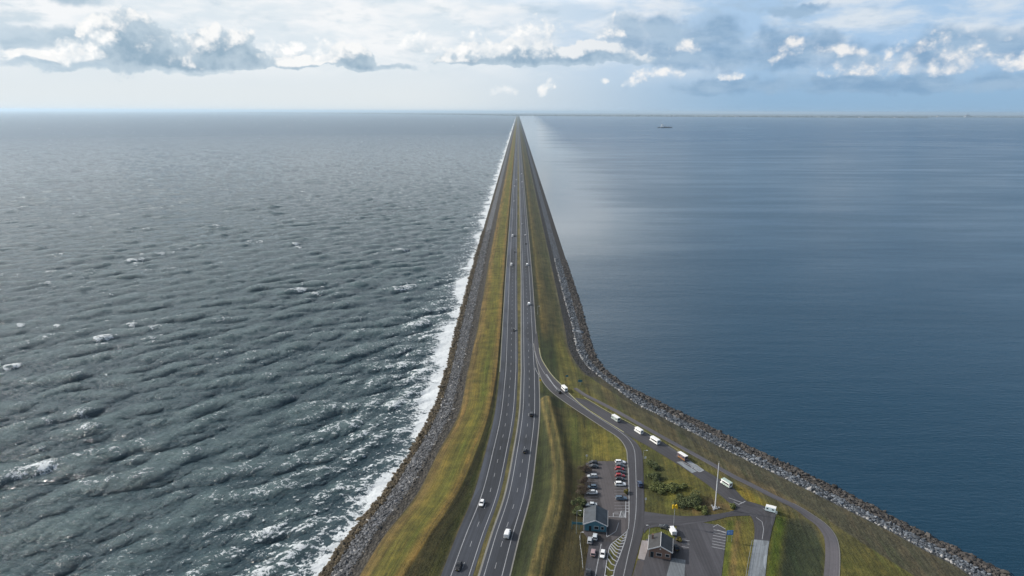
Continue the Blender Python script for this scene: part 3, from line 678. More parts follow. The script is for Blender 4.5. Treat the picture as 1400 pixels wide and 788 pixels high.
# ------------------------------------------------------------------ ship
p = G(909, 175, 0); ship = empty('cargo_ship', (p[0], p[1], 0), R(-4), 'dark low cargo ship with a white deckhouse out on the calm lake', 'ship')
HULL = simple('hull_paint', (.025, .03, .045), .5); SHW = simple('ship_white', (.8, .81, .82), .5); HATCH = simple('hatch_brown', (.11, .07, .06), .7)
m = MB(); rings = []
for xx, w, zt in ((-72, 4, 8), (-66, 8, 7), (40, 8.5, 6.5), (60, 6.5, 7.5), (74, .6, 9.5)): rings.append([(xx, -w, zt), (xx, -w * .85, -1), (xx, w * .85, -1), (xx, w, zt)])
m.loft(rings); m.build('hull', HULL, ship)
m = MB(); m.box(-38, -10, -8, 8, 6, 27, bev=.5); m.box(-34, -14, -9, 9, 27, 33, bev=.3); m.build('deckhouse', SHW, ship)
m = MB(); m.box(-8, 46, -6, 6, 6, 11); m.build('hatch_cover', HATCH, ship)
for x0, z0, z1 in ((-18, 24, 38), (2, 7, 32), (18, 7, 30)):
    m = MB(); m.tube((x0, 0, z0), (x0, 0, z1), .9); m.build('mast', HATCH, ship)

# ------------------------------------------------------------------ vehicles
WHEEL = {}
def wheel_mesh(r, w):
    if (r, w) not in WHEEL:
        m = MB(); m.tube((-w / 2, 0, 0), (w / 2, 0, 0), r, n=16); o = m.build('tyre', RUBBER); WHEEL[(r, w)] = [o.data]; bpy.data.objects.remove(o)
        m = MB(); m.tube((-w / 2 - .012, 0, 0), (w / 2 + .012, 0, 0), r * .62, n=12); o = m.build('rim', RIM); WHEEL[(r, w)].append(o.data); bpy.data.objects.remove(o)
    return WHEEL[(r, w)]
def add_wheels(root, xs, ys, r=.32, w=.22):
    T, K_ = wheel_mesh(r, w)
    for yy in ys:
        for xx in xs:
            o = link(bpy.data.objects.new('wheel', T), root); o.location = (xx, yy, r); k = link(bpy.data.objects.new('rim', K_), o)
CACHE = {}
STY = {  # length, width, belt, roof, hood nose z, cabin (windscreen base, roof front, roof rear, rear base)
    'hatch': (4.1, 1.76, .92, 1.48, .74, (.95, .25, -1.45, -1.95)), 'saloon': (4.6, 1.82, .92, 1.45, .72, (.95, .2, -1.05, -1.75)),
    'estate': (4.65, 1.82, .94, 1.50, .74, (.95, .2, -1.8, -2.22)), 'suv': (4.55, 1.9, 1.08, 1.72, .92, (1.0, .35, -1.7, -2.15)),
    'van': (5.2, 1.98, 1.15, 1.98, .98, (1.75, .95, -2.45, -2.56))}
def car_meshes(style, pnt):
    key = (style, pnt.name)
    if key in CACHE: return CACHE[key]
    L, W, zb, zr, zn, cab = STY[style]; h = L / 2; w = W / 2; out = {}
    def grab(name, m, mat, sm=False):
        o = m.build(name, mat, None, sm); d = o.data; bpy.data.objects.remove(o); out.setdefault(name, []).append(d)
    st = [(-h, .55, .80, zb - .10), (-h + .12, .30, .94, zb - .01), (-h + .6, .2, .99, zb), (-.4, .2, 1.0, zb), (cab[0] - .1, .2, 1.0, zb), (cab[0] + .25, .2, .99, zb - .03), (h - .55, .22, .96, zn + .05), (h - .12, .28, .88, zn - .06), (h, .42, .72, zn - .2)]
    rings = []
    for yy, z0, k, zt in st:
        q = w * k; rings.append([(-q * .93, yy, z0), (-q, yy, z0 + .22), (-q, yy, zt - .16), (-q * .93, yy, zt - .03), (-q * .6, yy, zt + .02), (q * .6, yy, zt + .02), (q * .93, yy, zt - .03), (q, yy, zt - .16), (q, yy, z0 + .22), (q * .93, yy, z0)])
    m = MB(); m.loft(rings); grab('body', m, pnt)
    a, b, c, d = cab; wb, wt = w * .93, w * .74
    m = MB(); m.loft([[(-wb * .95, d, zb), (-wb * .95, d + .02, zb + .02), (wb * .95, d + .02, zb + .02), (wb * .95, d, zb)], [(-wb, c, zb), (-wt, c, zr - .05), (wt, c, zr - .05), (wb, c, zb)], [(-wb, b, zb), (-wt, b, zr - .05), (wt, b, zr - .05), (wb, b, zb)], [(-wb * .96, a, zb), (-wb * .96, a - .02, zb + .02), (wb * .96, a - .02, zb + .02), (wb * .96, a, zb)]]); grab('window', m, GLASS)
    m = MB(); m.loft([[(-wt * .97, c - .12, zr - .09), (-wt * .9, c - .1, zr - .05), (wt * .9, c - .1, zr - .05), (wt * .97, c - .12, zr - .09)], [(-wt * 1.02, c + .15, zr - .06), (-wt * .9, c + .15, zr), (wt * .9, c + .15, zr), (wt * 1.02, c + .15, zr - .06)], [(-wt * 1.02, b - .1, zr - .06), (-wt * .9, b - .1, zr), (wt * .9, b - .1, zr), (wt * 1.02, b - .1, zr - .06)], [(-wt * .97, b + .1, zr - .09), (-wt * .9, b + .08, zr - .05), (wt * .9, b + .08, zr - .05), (wt * .97, b + .1, zr - .09)]])
    for sx in (-1, 1):                                       # roof pillars
        for (y0, y1) in ((a - .05, b), (d + .08, c)): m.tube((sx * wb * .975, y0, zb), (sx * wt * 1.0, y1, zr - .06), .045, n=5)
        m.tube((sx * wb * .985, (b + c) / 2, zb), (sx * wt * 1.0, (b + c) / 2, zr - .06), .05, n=5)
    if style == 'van': m.box(-w * .96, w * .96, d + .02, -.1, zb - .02, zr - .1, bev=.06)
    grab('roof', m, pnt)
    for sx in (-1, 1):
        m = MB(); m.box(sx * w * .62 - .16, sx * w * .62 + .16, h - .2, h - .055, zn - .2, zn - .07, bev=.02); grab('headlight', m, LAMP_W)
        m = MB(); m.box(sx * w * .70 - .12, sx * w * .70 + .12, -h - .01, -h + .1, zb - .30, zb - .14, bev=.02); grab('taillight', m, LAMP_R)
        m = MB(); m.box(sx * (w + .09) - .09, sx * (w + .09) + .09, a - .3, a - .16, zb - .02, zb + .13, bev=.02); grab('mirror', m, PLASTIC)
    m = MB(); m.box(-.26, .26, -h - .012, -h + .05, .56, .68); grab('number_plate', m, YPL); m = MB(); m.box(-.26, .26, h - .06, h + .006, .42, .53); grab('number_plate', m, YPL)
    CACHE[key] = out; return out
YPL = simple('plate_yellow', (.5, .36, .03), .5)
PA = {k: paint(k, v) for k, v in dict(white=(.78, .79, .80), silver=(.42, .45, .48), grey=(.12, .13, .145), black=(.014, .015, .018), blue=(.025, .045, .10), red=(.33, .02, .022), bluegrey=(.10, .14, .19), rose=(.36, .26, .27), pale=(.55, .60, .64), dark=(.03, .034, .04)).items()}
def place_z(x, y): return float(gz(x, y))
def car(style, pn, at, heading, label, group=None, zoff=.085, name='car', parts=True):
    x, y = at; z = place_z(x, y) + zoff
    r = empty(name, (x, y, z), heading, label, 'van' if style == 'van' else 'car', group)
    for nm, ds in car_meshes(style, PA[pn]).items():
        for d in ds: link(bpy.data.objects.new(nm, d), r)
    L, W = STY[style][:2]; add_wheels(r, (-W / 2 + .12, W / 2 - .12), (L * .3, -L * .29), .34 if style in ('suv', 'van') else .31)
    return r
def dike_heading(y, away): 
    a = math.atan2(float(cC(y + 5) - cC(y - 5)), 10.0); return -a if away else -a + math.pi
MG = 'vehicles on the motorway'
def mcar(style, pn, pxx, pyy, away, label, zo=.09, lane=None):
    p = G(pxx, pyy); 
    if lane is not None: p[0] = float(cC(p[1])) + lane(p[1])
    return car(style, pn, p, dike_heading(p[1], away), label, MG, zo, 'white_van' if style == 'van' and pn == 'white' else 'car')
lane_ll = lambda y: -float(mw(y)) - 5.9; lane_lr = lambda y: -float(mw(y)) - 2.8; lane_rl = lambda y: float(mw(y)) + 2.9; lane_rr = lambda y: float(mw(y)) + 5.9
mcar('hatch', 'white', 659, 690, False, 'white hatchback driving towards the viewer in the near part of the seaward carriageway', lane=lane_ll)
mcar('saloon', 'black', 627, 776, False, 'black car at the bottom edge of the photo on the seaward carriageway', lane=lambda y: lane_ll(y) + .2)
mcar('van', 'white', 695.3, 732, True, 'white panel van seen from behind on the nearest stretch of motorway', lane=lambda y: lane_rr(y) - .3)
mcar('hatch', 'dark', 720.5, 618, True, 'dark hatchback on the motorway level with the camper vans in the lay-by', lane=lambda y: lane_rl(y) + 2.0)
mcar('suv', 'dark', 726.5, 568, True, 'dark car on the motorway just past the exit nose', lane=lane_rr)
mcar('van', 'white', 723.5, 417, True, 'white van driving away alone just beyond the start of the exit road', lane=lane_rr)
mcar('van', 'white', 701.3, 363, False, 'white vehicle coming nearer, opposite another white one', lane=lane_ll)
mcar('van', 'white', 720, 363, True, 'white vehicle going away, level with an oncoming white one', lane=lane_rr)
FG = 'tiny distant vehicles on the motorway'
far = {}
def far_car(pxx, pyy, pn, side, nm):
    p = G(pxx, pyy); key = (pn, nm)
    if key not in far:
        # far vehicles: one joined mesh each
        bm = bmesh.new(); mats = []
        for part, ds in car_meshes(nm, PA[pn]).items():
            for d in ds:
                if d.materials[0] not in mats: mats.append(d.materials[0])
                k0 = len(bm.faces); bm.from_mesh(d); bm.faces.ensure_lookup_table()
                for f_ in bm.faces[k0:]: f_.material_index = mats.index(d.materials[0])
        me = bpy.data.meshes.new('distant_vehicle'); bm.to_mesh(me); bm.free()
        for q in mats: me.materials.append(q)
        far[key] = me
    o = link(bpy.data.objects.new('distant_vehicle', far[key])); y_ = p[1]; lane = {'ll': lane_ll, 'lr': lane_lr, 'rl': lane_rl, 'rr': lane_rr}[side]
    o.location = (float(cC(y_)) + lane(y_), y_, place_z(0, y_) + .09); o.rotation_euler = (0, 0, dike_heading(y_, side[0] == 'r'))
    away = side[0] == 'r'
    return tag(o, ('tiny pale vehicle' if pn in ('white', 'silver') else 'tiny dark vehicle') + (' far off driving away' if away else ' far off coming nearer') + ' on the narrowing motorway', 'car', FG)
for a in ((703.5, 323.5, 'white', 'll', 'van'), (705.3, 323, 'dark', 'lr', 'saloon'), (705.5, 275.5, 'silver', 'll', 'saloon'), (706.2, 255, 'white', 'll', 'hatch'), (706.3, 246.5, 'white', 'lr', 'hatch'), (706.5, 237, 'dark', 'll', 'saloon'), (706.6, 218, 'silver', 'll', 'saloon'),
          (718, 322.5, 'white', 'rr', 'hatch'), (717.7, 334, 'dark', 'rr', 'saloon'), (717.5, 307, 'silver', 'rl', 'saloon'), (715, 257, 'silver', 'rr', 'hatch'), (714, 249, 'white', 'rr', 'saloon'), (712.2, 238.3, 'white', 'rr', 'van'), (711.5, 215, 'dark', 'rl', 'saloon'), (703.5, 345, 'dark', 'ln', 'saloon')[:3] + ('lr', 'saloon'), (696, 452, 'dark', 'lr', 'saloon')):
    far_car(*a)

# service-road traffic and parked cars
PK = 'cars parked in the bays beside the service road'
WEST, EAST = math.pi / 2, -math.pi / 2
car('suv', 'blue', G(875, 664), 0, 'dark blue car driving along the service road beside the parked cars', None, .11)
for pxx, pyy, sty, pn, hd, lab in (
    (811, 634.5, 'hatch', 'black', WEST, 'black car in the top bay on the grass-bank side of the lot'),
    (811, 639.5, 'saloon', 'dark', WEST, 'dark grey car second from the top on the grass-bank side of the lot'),
    (809.5, 653, 'estate', 'silver', WEST, 'silver blue estate parked alone beside the bare brown bushes'),
    (809.5, 667.5, 'hatch', 'bluegrey', WEST, 'blue grey car between the silver estate and the white saloon'),
    (809, 675, 'saloon', 'white', WEST, 'white saloon on the bank side of the lot above the blue-walled building'),
    (808, 692, 'saloon', 'pale', WEST, 'pale silver car directly behind the roof of the blue-walled building'),
    (848, 633.5, 'estate', 'white', EAST, 'white car in the top bay next to the service road'),
    (848, 638.6, 'hatch', 'grey', EAST, 'grey car between the top white car and the first red car'),
    (847, 643, 'hatch', 'red', EAST, 'red car third from the top beside the service road'),
    (848, 647.6, 'saloon', 'dark', EAST, 'dark car between the two red cars'),
    (847.5, 652, 'hatch', 'red', EAST, 'red car lower of the two, next to a dark car and above the white one'),
    (848, 657, 'hatch', 'black', EAST, 'black car parked right above the lower white car'),
    (848, 664, 'suv', 'white', EAST, 'white high-built car last in the tight row beside the service road'),
    (849, 683, 'estate', 'bluegrey', EAST, 'blue grey car parked alone by the yellow bush and empty bays')):
    car(sty, pn, G(pxx, pyy), hd + random.uniform(-.03, .03), lab, PK, .085)
def H(a, b):
    A, B = G(*a), G(*b); d = B - A; return math.atan2(-d[0], d[1])
e1 = H((800, 790), (806, 740)); e2 = H((816, 790), (826, 742))
car('hatch', 'pale', G(813.5, 736), e1, 'pale blue car just in front of the blue-walled building', None, .10)
car('hatch', 'silver', G(806.5, 741), e1, 'silver car half behind the pale blue car beside the grass', None, .10)
car('hatch', 'rose', G(811, 758), e1, 'rose-roofed car driving up the entry lane beside the green verge', None, .11)
car('hatch', 'white', G(824, 760), e2 + math.pi, 'white car on the lane beside the hatched marking', None, .11)
car('saloon', 'black', G(804.5, 786), e1, 'black car cut off by the bottom edge on the entry lane', None, .11)
car('saloon', 'dark', G(909, 723), R(60), 'dark car parked at the small green island with the yellow sign', None, .12)
car('van', 'white', G(919, 728), R(5), 'white van parked beside the foot of the yellow sign', None, .12)
car('hatch', 'black', G(923, 750), R(8), 'black car in the shade beside the brick building', None, .10)

# campers and lorries
CW_ = paint('camper_white', (.80, .80, .78)); CG_ = paint('camper_green', (.40, .49, .43)); CO_ = paint('camper_orange', (.26, .13, .05)); CPU = paint('camper_plum', (.13, .10, .12)); CGR = paint('truck_grey', (.36, .40, .38)); CBL = paint('caravan_blue', (.62, .74, .78))
def camper(name, label, cat, at, hd, L, W, Hh, top, side, cab=True, win='strip', zoff=.10, skirt=None):
    x, y = at; r = empty(name, (x, y, place_z(x, y) + zoff), hd, label, cat, 'campers and vans in the lay-by'); r.scale = (.82, .76, .80); w, h = W / 2, L / 2; z0 = .42
    yb = h - (1.35 if cab else 0)
    m = MB(); m.box(-w, w, -h, yb, z0, Hh - .12, bev=.12); m.build('body', side, r)
    m = MB(); m.box(-w * .985, w * .985, -h + .02, yb + (.7 if cab and Hh > 2.8 else -.02), Hh - .14, Hh, bev=.06); m.build('roof', top, r)
    if cab and Hh > 2.8:
        m = MB(); m.loft([[(-w * .95, yb - .1, 1.98), (-w * .95, yb - .1, Hh - .1), (w * .95, yb - .1, Hh - .1), (w * .95, yb - .1, 1.98)], [(-w * .93, yb + .75, 2.08), (-w * .9, yb + .65, Hh - .16), (w * .9, yb + .65, Hh - .16), (w * .93, yb + .75, 2.08)]]); m.build('overcab', side, r)
    if cab:
        c = w * .93
        m = MB(); m.loft([[(-c, yb - .05, z0), (-c, yb - .05, 1.95), (c, yb - .05, 1.95), (c, yb - .05, z0)], [(-c, yb + .35, z0), (-c * .9, yb + .30, 1.93), (c * .9, yb + .30, 1.93), (c, yb + .35, z0)], [(-c, yb + .85, z0), (-c, yb + .85, 1.18), (c, yb + .85, 1.18), (c, yb + .85, z0)], [(-c * .9, h, z0 + .05), (-c * .88, h - .05, .95), (c * .88, h - .05, .95), (c * .9, h, z0 + .05)]]); m.build('cab', side, r)
        m = MB(); m.add([(-c * .84, yb + .42, 1.86), (c * .84, yb + .42, 1.86), (c * .9, yb + .87, 1.22), (-c * .9, yb + .87, 1.22)], [(0, 1, 2, 3)]); m.add([(-c * .8, yb + .40, 1.82), (c * .8, yb + .40, 1.82), (c * .86, yb + .85, 1.2), (-c * .86, yb + .85, 1.2)], [(3, 2, 1, 0)]); m.build('windscreen', GLASS, r)
        for sx in (-1, 1):
            m = MB(); m.box(sx * c * .7 - .16, sx * c * .7 + .16, h - .06, h + .015, .62, .8, bev=.02); m.build('headlight', LAMP_W, r)
    for sx in (-1, 1):
        spans = [(-h + .5, -h + 1.7), (-h + 2.2, -h + 3.1), (yb - 1.5, yb - .6)] if win == 'three' else [(-h + .4, yb - .4)] if win == 'strip' else [(-h + .8, -h + 1.9), (yb - 1.4, yb - .5)]
        for a, b in spans:
            m = MB(); m.box(min(sx * (w - .02), sx * (w + .015)), max(sx * (w - .02), sx * (w + .015)), a, b, Hh * .52, Hh * .76); m.build('window', GLASS, r)
        m = MB(); m.box(sx * w * .8 - .1, sx * w * .8 + .1, -h - .015, -h + .05, .75, 1.1); m.build('taillight', LAMP_R, r)
    m = MB(); m.box(-w * .6, w * .6, -h - .015, -h + .02, Hh * .52, Hh * .78); m.build('rear_window', GLASS, r)
    if skirt:
        for sx in (-1, 1):
            m = MB(); m.box(min(sx * (w - .02), sx * (w + .01)), max(sx * (w - .02), sx * (w + .01)), -h + .15, yb - .1, z0 + .1, Hh * .46); m.build('side_stripe', skirt, r)
    add_wheels(r, (-w + .14, w - .14), (yb - .1 if cab else .3, -h * .52) if cab else (-.35,), .36, .24)
    if not cab:
        m = MB(); m.tube((-.5, h - .1, .45), (0, h + 1.2, .45), .05); m.tube((.5, h - .1, .45), (0, h + 1.2, .45), .05); m.build('drawbar', METAL, r)
    return r
ld = H((980, 662), (870, 592))
camper('box_lorry', 'grey green box lorry furthest up the lay-by', 'lorry', G(841.5, 575), ld, 7.2, 2.4, 3.0, CW_, CGR, True, 'two')
camper('camper_van', 'white camper with dark side windows second from the top of the lay-by', 'camper', G(873, 592), ld, 6.6, 2.2, 2.9, CW_, CW_, True, 'three')
camper('camper_van', 'white motorhome with one long dark window strip, between a smaller camper and the orange-sided van', 'camper', G(895, 605.5), ld, 7.4, 2.35, 3.1, CW_, CW_, True, 'strip')
camper('camper_van', 'white-roofed camper with orange sides standing above the white road markings', 'camper', G(932.5, 627.5), ld, 7.2, 2.4, 3.1, CW_, CPU, True, 'two', skirt=CO_)
camper('camper_van', 'pale green and white camper beside the tall mast', 'camper', G(992.5, 664), ld, 6.8, 2.3, 3.0, CG_, CW_, True, 'strip', skirt=CG_)
camper('caravan', 'small white caravan standing alone at the bend by the junction', 'caravan', G(1053.5, 699.5), R(62), 5.0, 2.3, 2.7, CW_, CBL, False, 'two')
rd = H((745, 512), (783, 550)) 
camper('camper_van', 'white motorhome moving along the exit road at its curve', 'camper', G(771.5, 534), H((790, 552), (760, 522)), 7.4, 2.3, 3.0, CW_, CW_, True, 'strip', .12)
car('estate', 'dark', G(763.5, 537), H((785, 556), (755, 530)), 'dark car on the exit road beside the moving white motorhome', None, .12)

# ------------------------------------------------------------------ buildings
BLUEW, t = material('blue_boarding'); P = t.e(t.node('ShaderNodeTexCoord').outputs['Object']); xx, yy, zz = t.xyz(P)
w_ = t.node('ShaderNodeTexWave', wave_type='BANDS', bands_direction='X'); t.put(P, w_.inputs[0]); w_.inputs['Scale'].default_value = 1.6
t.out(t.bsdf(t.mix(t.sm(t.e(w_.outputs[1]), 0, .2), (.02, .07, .10), t.mix(t.noise(P, .9, 4), (.03, .125, .185), (.045, .16, .22))), .6))
BRICK, t = material('brick'); P = t.e(t.node('ShaderNodeTexCoord').outputs['Object']); x1, y1, z1 = t.xyz(P)
bt = t.node('ShaderNodeTexBrick'); t.put(t.comb(x1 + y1, z1, 0.0), bt.inputs['Vector']); bt.inputs['Scale'].default_value = 2.2
bt.inputs['Color1'].default_value = (.20, .115, .085, 1); bt.inputs['Color2'].default_value = (.15, .085, .065, 1); bt.inputs['Mortar'].default_value = (.22, .2, .18, 1); bt.inputs['Mortar Size'].default_value = .012
cb = t.e(bt.outputs[0]); t.out(t.bsdf(t.mix(t.noise(P, .6, 4) * .5, cb, t.scale(cb, (.6, .6, .62))), .85))
def roofmat(name, c):
    m, t = material(name); P = t.e(t.node('ShaderNodeTexCoord').outputs['Object']); x1, y1, z1 = t.xyz(P)
    w_ = t.node('ShaderNodeTexWave', wave_type='BANDS', bands_direction='X'); t.put(P, w_.inputs[0]); w_.inputs['Scale'].default_value = .8
    n = t.noise(P, .5, 5, .65); f = t.sm(n, .25, .75, .55, 1.5, 'LINEAR') ; col = t.scale(t.comb(*c), t.comb(f, f, f))
    col = t.mix(t.sm(t.e(w_.outputs[1]), .0, .15, .5, 0), col, (.01, .01, .012)); t.out(t.bsdf(col, .6)); return m
SLATE = roofmat('slate_roof', (.042, .052, .064)); TILER = roofmat('tile_roof', (.036, .036, .038))
TRIM = simple('white_trim', (.62, .63, .65), .5); TEAL = simple('teal_paint', (.02, .11, .15), .5)
def gable_house(name, label, fl, fr, depth, hw, hr, wall, roofm, wins, over=.5):
    a, b = np.array(fl), np.array(fr); d = b - a; Wd = float(np.hypot(*d)); rz = math.atan2(d[1], d[0]); mid = (a + b) / 2
    r = empty(name, (mid[0], mid[1], place_z(*mid) + .05), rz, label, 'building'); w = Wd / 2
    m = MB(); m.add([(-w, 0, 0), (w, 0, 0), (w, 0, hw), (0, 0, hr), (-w, 0, hw), (-w, depth, 0), (w, depth, 0), (w, depth, hw), (0, depth, hr), (-w, depth, hw)],
                    [(0, 1, 2, 3, 4), (9, 8, 7, 6, 5), (1, 6, 7, 2), (5, 0, 4, 9), (4, 3, 8, 9), (3, 2, 7, 8)]); m.build('wall', wall, r)
    sl = (hr - hw) / w; o = over; th = .16; e = .03
    for sx in (-1, 1):
        m = MB(); V_ = []
        for yy in (-o, depth + o):
            V_ += [(0 + sx * .01, yy, hr + e), (sx * (w + o), yy, hw - sl * o + e), (sx * (w + o), yy, hw - sl * o + e + th), (sx * .01, yy, hr + e + th)]
        m.add(V_, [(0, 1, 2, 3), (7, 6, 5, 4), (0, 4, 5, 1), (1, 5, 6, 2), (2, 6, 7, 3), (3, 7, 4, 0)]); rf = m.build('roof', roofm, r)
        m = MB(); y0 = -o - .06; m.add([(sx * .012, y0, hr + e - .18), (sx * (w + o), y0, hw - sl * o + e - .18), (sx * (w + o), y0, hw - sl * o + e + th + .05), (sx * .012, y0, hr + e + th + .05), (sx * .012, -o - .004, hr + e - .18), (sx * (w + o), -o - .004, hw - sl * o + e - .18), (sx * (w + o), -o - .004, hw - sl * o + e + th + .05), (sx * .012, -o - .004, hr + e + th + .05)], [(0, 1, 2, 3), (7, 6, 5, 4), (0, 4, 5, 1), (2, 6, 7, 3), (1, 5, 6, 2)]); m.build('bargeboard', TRIM, rf)
        m = MB(); m.tube((sx * (w + o + .06), -o, hw - sl * o + .12), (sx * (w + o + .06), depth + o, hw - sl * o + .12), .07, n=6); m.build('gutter', TRIM, rf)
    m = MB(); m.tube((0, -o - .05, hr + e + th + .02), (0, depth + o, hr + e + th + .02), .09, n=6); m.build('ridge_capping', TRIM if roofm is TILER else roofm, r)
    for kind, x0, x1, z0, z1 in wins:
        m = MB(); m.box(x0, x1, -.06, .03, z0, z1); f_ = m.build(kind, TRIM if kind == 'window' else TEAL, r)
        m = MB(); m.box(x0 + .08, x1 - .08, -.075, -.062, z0 + .08, z1 - .08); m.build('pane', GLASS, f_)
    return r, w
ga, wA = gable_house('roadside_building', 'blue-walled building with a slate gable roof at the end of the parking lot', G(799, 725.5), G(828.5, 728), 9.2, 3.0, 4.8, BLUEW, SLATE,
    [('door', -2.4, -1.4, .02, 2.2), ('window', -.5, 1.2, .9, 2.2), ('window', 2.0, 3.2, .9, 2.2)])
m = MB(); m.box(-wA - 4.6, -wA - .2, .2, .32, 2.1, 3.0); m.tube((-wA - 4.6, .26, 0), (-wA - 4.6, .26, 3.4), .09); m.tube((-wA - 2.0, .26, 0), (-wA - 2.0, .26, 3.1), .07); m.build('side_gate', TEAL, ga)
gb, wB = gable_house('roadside_building', 'brick house with a dark gable roof and white gable trim beside the service road', G(887, 761.5), G(917, 766), 7.6, 3.3, 5.0, BRICK, TILER,
    [('door', -3.2, -2.2, .02, 2.2), ('window', -1.3, .6, .9, 2.1), ('window', 1.8, 3.2, .9, 2.1)], .45)
m = MB(); m.tube((0, -.05, 3.7), (0, .02, 3.7), .24, n=14); m.build('gable_vent', TRIM, gb)
m = MB(); m.box(-3.2, -2.5, 5, 5.7, 3.9, 5.6); m.build('chimney', BRICK, gb)

# ------------------------------------------------------------------ poles, signs, fence
def gpt(a, b): 
    q = G(a, b); return (q[0], q[1], place_z(*q))
b = gpt(977.5, 695); r = empty('flag_mast', b, 0, 'very tall thin white mast rising from the grass by the junction', 'mast')
m = MB(); m.tube((0, 0, 0), (0, 0, 19.5), .24, .13, 10); m.tube((0, 0, 19.5), (0, 0, 20.4), .03); m.build('pole', TRIM, r)
m = MB(); m.box(-.9, .9, -.9, .9, -.2, .35, bev=.05); m.build('footing', CONCW, r)
for k in range(3):
    m = MB(); a_ = k * 2.09; m.box(1.6 * math.cos(a_) - .3, 1.6 * math.cos(a_) + .3, 1.6 * math.sin(a_) - .3, 1.6 * math.sin(a_) + .3, -.1, .5, bev=.05); m.build('anchor_block', CONCW, r)
m = MB(); m.tube((0, .02, 19.2), (0, .02, 1.2), .02, n=4); m.build('halyard', METAL, r)
YEL = simple('sign_yellow', (.75, .46, .01), .45)
b = gpt(921, 719); r = empty('pole_sign', b, R(4), 'bright yellow arched sign high on a grey pole beside the white van', 'sign')
m = MB(); m.tube((0, 0, 0), (0, 0, 7.2), .14, .11); m.build('pole', METAL, r)
m = MB(); Mp = [(-.95, 0), (-.95, 1.5), (-.62, 1.72), (-.25, 1.5), (0, 1.1), (.25, 1.5), (.62, 1.72), (.95, 1.5), (.95, 0), (.5, 0), (.45, .55), (0, .35), (-.45, .55), (-.5, 0)]
n = len(Mp); m.add([(a, -.16, 7.2 + c) for a, c in Mp] + [(a, .16, 7.2 + c) for a, c in Mp], [tuple(range(n)), tuple(range(2 * n - 1, n - 1, -1))] + [(i, i + n, (i + 1) % n + n, (i + 1) % n) for i in range(n)]); m.build('sign_letter', YEL, r)
BLS = simple('sign_blue', (.05, .19, .55), .4)
b = gpt(999.5, 741); r = empty('information_board', b, R(3), 'blue information board on two posts at the edge of the asphalt yard', 'sign')
m = MB(); m.box(-1.75, .45, -.06, .06, 2.9, 4.7, bev=.02); f_ = m.build('panel', BLS, r)
m = MB(); m.box(-1.45, -.85, -.075, -.063, 3.3, 4.3); m.box(-.6, .2, -.075, -.063, 3.9, 4.25); m.box(-.6, .2, -.075, -.063, 3.35, 3.6); m.build('white_panel_mark', simple('sign_pale', (.30, .45, .72), .5), f_)
for sx in (-1.4, .2):
    m = MB(); m.tube((sx, .1, 0), (sx, .1, 4.6), .06); m.build('post', METAL, r)
# road signs and lamp posts
def lamp(a, b_, h, label, arm=1.2, rz=0.0):
    r = empty('street_lamp', gpt(a, b_), rz, label, 'lamp post'); m = MB(); m.tube((0, 0, 0), (0, 0, h), .1, .06); m.tube((0, 0, h), (arm, 0, h + .15), .05); m.build('pole', METAL, r)
    m = MB(); m.box(arm - .1, arm + .6, -.14, .14, h + .08, h + .24, bev=.04); m.build('lamp_head', TRIM, r); return r
lamp(879.5, 628, 4.2, 'short pale lamp post on the grass right of the service road curve')
lamp(788, 730, 9.5, 'slender blue grey lamp post beside the blue-walled building', 1.0)
lamp(735, 430, 6.5, 'lamp post on the verge beside the far start of the exit road', 1.0)
lamp(887.5, 734, 4.6, 'pale post on the small green island behind the brick house', .7, R(180))
lamp(793, 745, 5.0, 'short lamp post on the green verge by the entry lane', .6)
def small_sign(a, b_, h, w, hh, mat, label, rz=0.0):
    r = empty('road_sign', gpt(a, b_), rz, label, 'sign'); m = MB(); m.tube((0, 0, 0), (0, 0, h), .05); m.build('post', METAL, r)
    m = MB(); m.box(-w / 2, w / 2, -.08, -.055, h - hh, h + .05, bev=.008); m.build('panel', mat, r)
small_sign(882, 631, 2.4, .9, 1.0, TRIM, 'small white sign below the short lamp post on the service road grass')
small_sign(802, 628, 2.2, .8, .8, TRIM, 'small white sign behind the top corner of the parking lot')
small_sign(882.5, 688, 2.4, .7, .9, TRIM, 'small white sign at the mouth of the junction road')
small_sign(738.5, 524, 2.2, 1.0, .9, YEL, 'yellow marker sign on the exit nose between motorway and exit road')
small_sign(1061, 706, 2.4, .6, 1.3, TRIM, 'white sign just in front of the small caravan')
small_sign(793, 527, 3.5, 2.4, 1.4, TEAL, 'blue green sign back on the bank above the exit road')
small_sign(775, 520, 3.2, 1.6, 1.2, TEAL, 'narrow blue green sign on the bank before the exit road curve')
# rail fence along the entry verge
r = empty('rail_fence', gpt(792.5, 735), 0, 'thin pale rail fence along the green verge of the entry lane', 'fence'); o0 = np.array(r.location)
fp = [np.array(gpt(a, b_)) - o0 for a, b_ in ((792.5, 735), (793.5, 748), (795.5, 763), (797, 780))]
for q in resamp(np.array([f_[:2] for f_ in fp]), 12):
    m = MB(); m.tube((q[0], q[1], -.1), (q[0], q[1], 1.1), .06, n=6); m.build('post', METAL, r)
m = MB()
for a_, b_ in zip(fp[:-1], fp[1:]):
    for zz in (.55, 1.0): m.tube((a_[0], a_[1], zz), (b_[0], b_[1], zz), .045, n=6)
m.build('rail', METAL, r)
r = empty('rail_fence', gpt(1022, 788), 0, 'thin pale fence between the grass strip and the concrete lane', 'fence'); o0 = np.array(r.location)
fp = [np.array(gpt(a, b_)) - o0 for a, b_ in ((1018, 800), (1022, 775), (1026, 752), (1028, 742))]
for q in resamp(np.array([f_[:2] for f_ in fp]), 12):
    m = MB(); m.tube((q[0], q[1], -.1), (q[0], q[1], 1.1), .06, n=6); m.build('post', METAL, r)
m = MB()
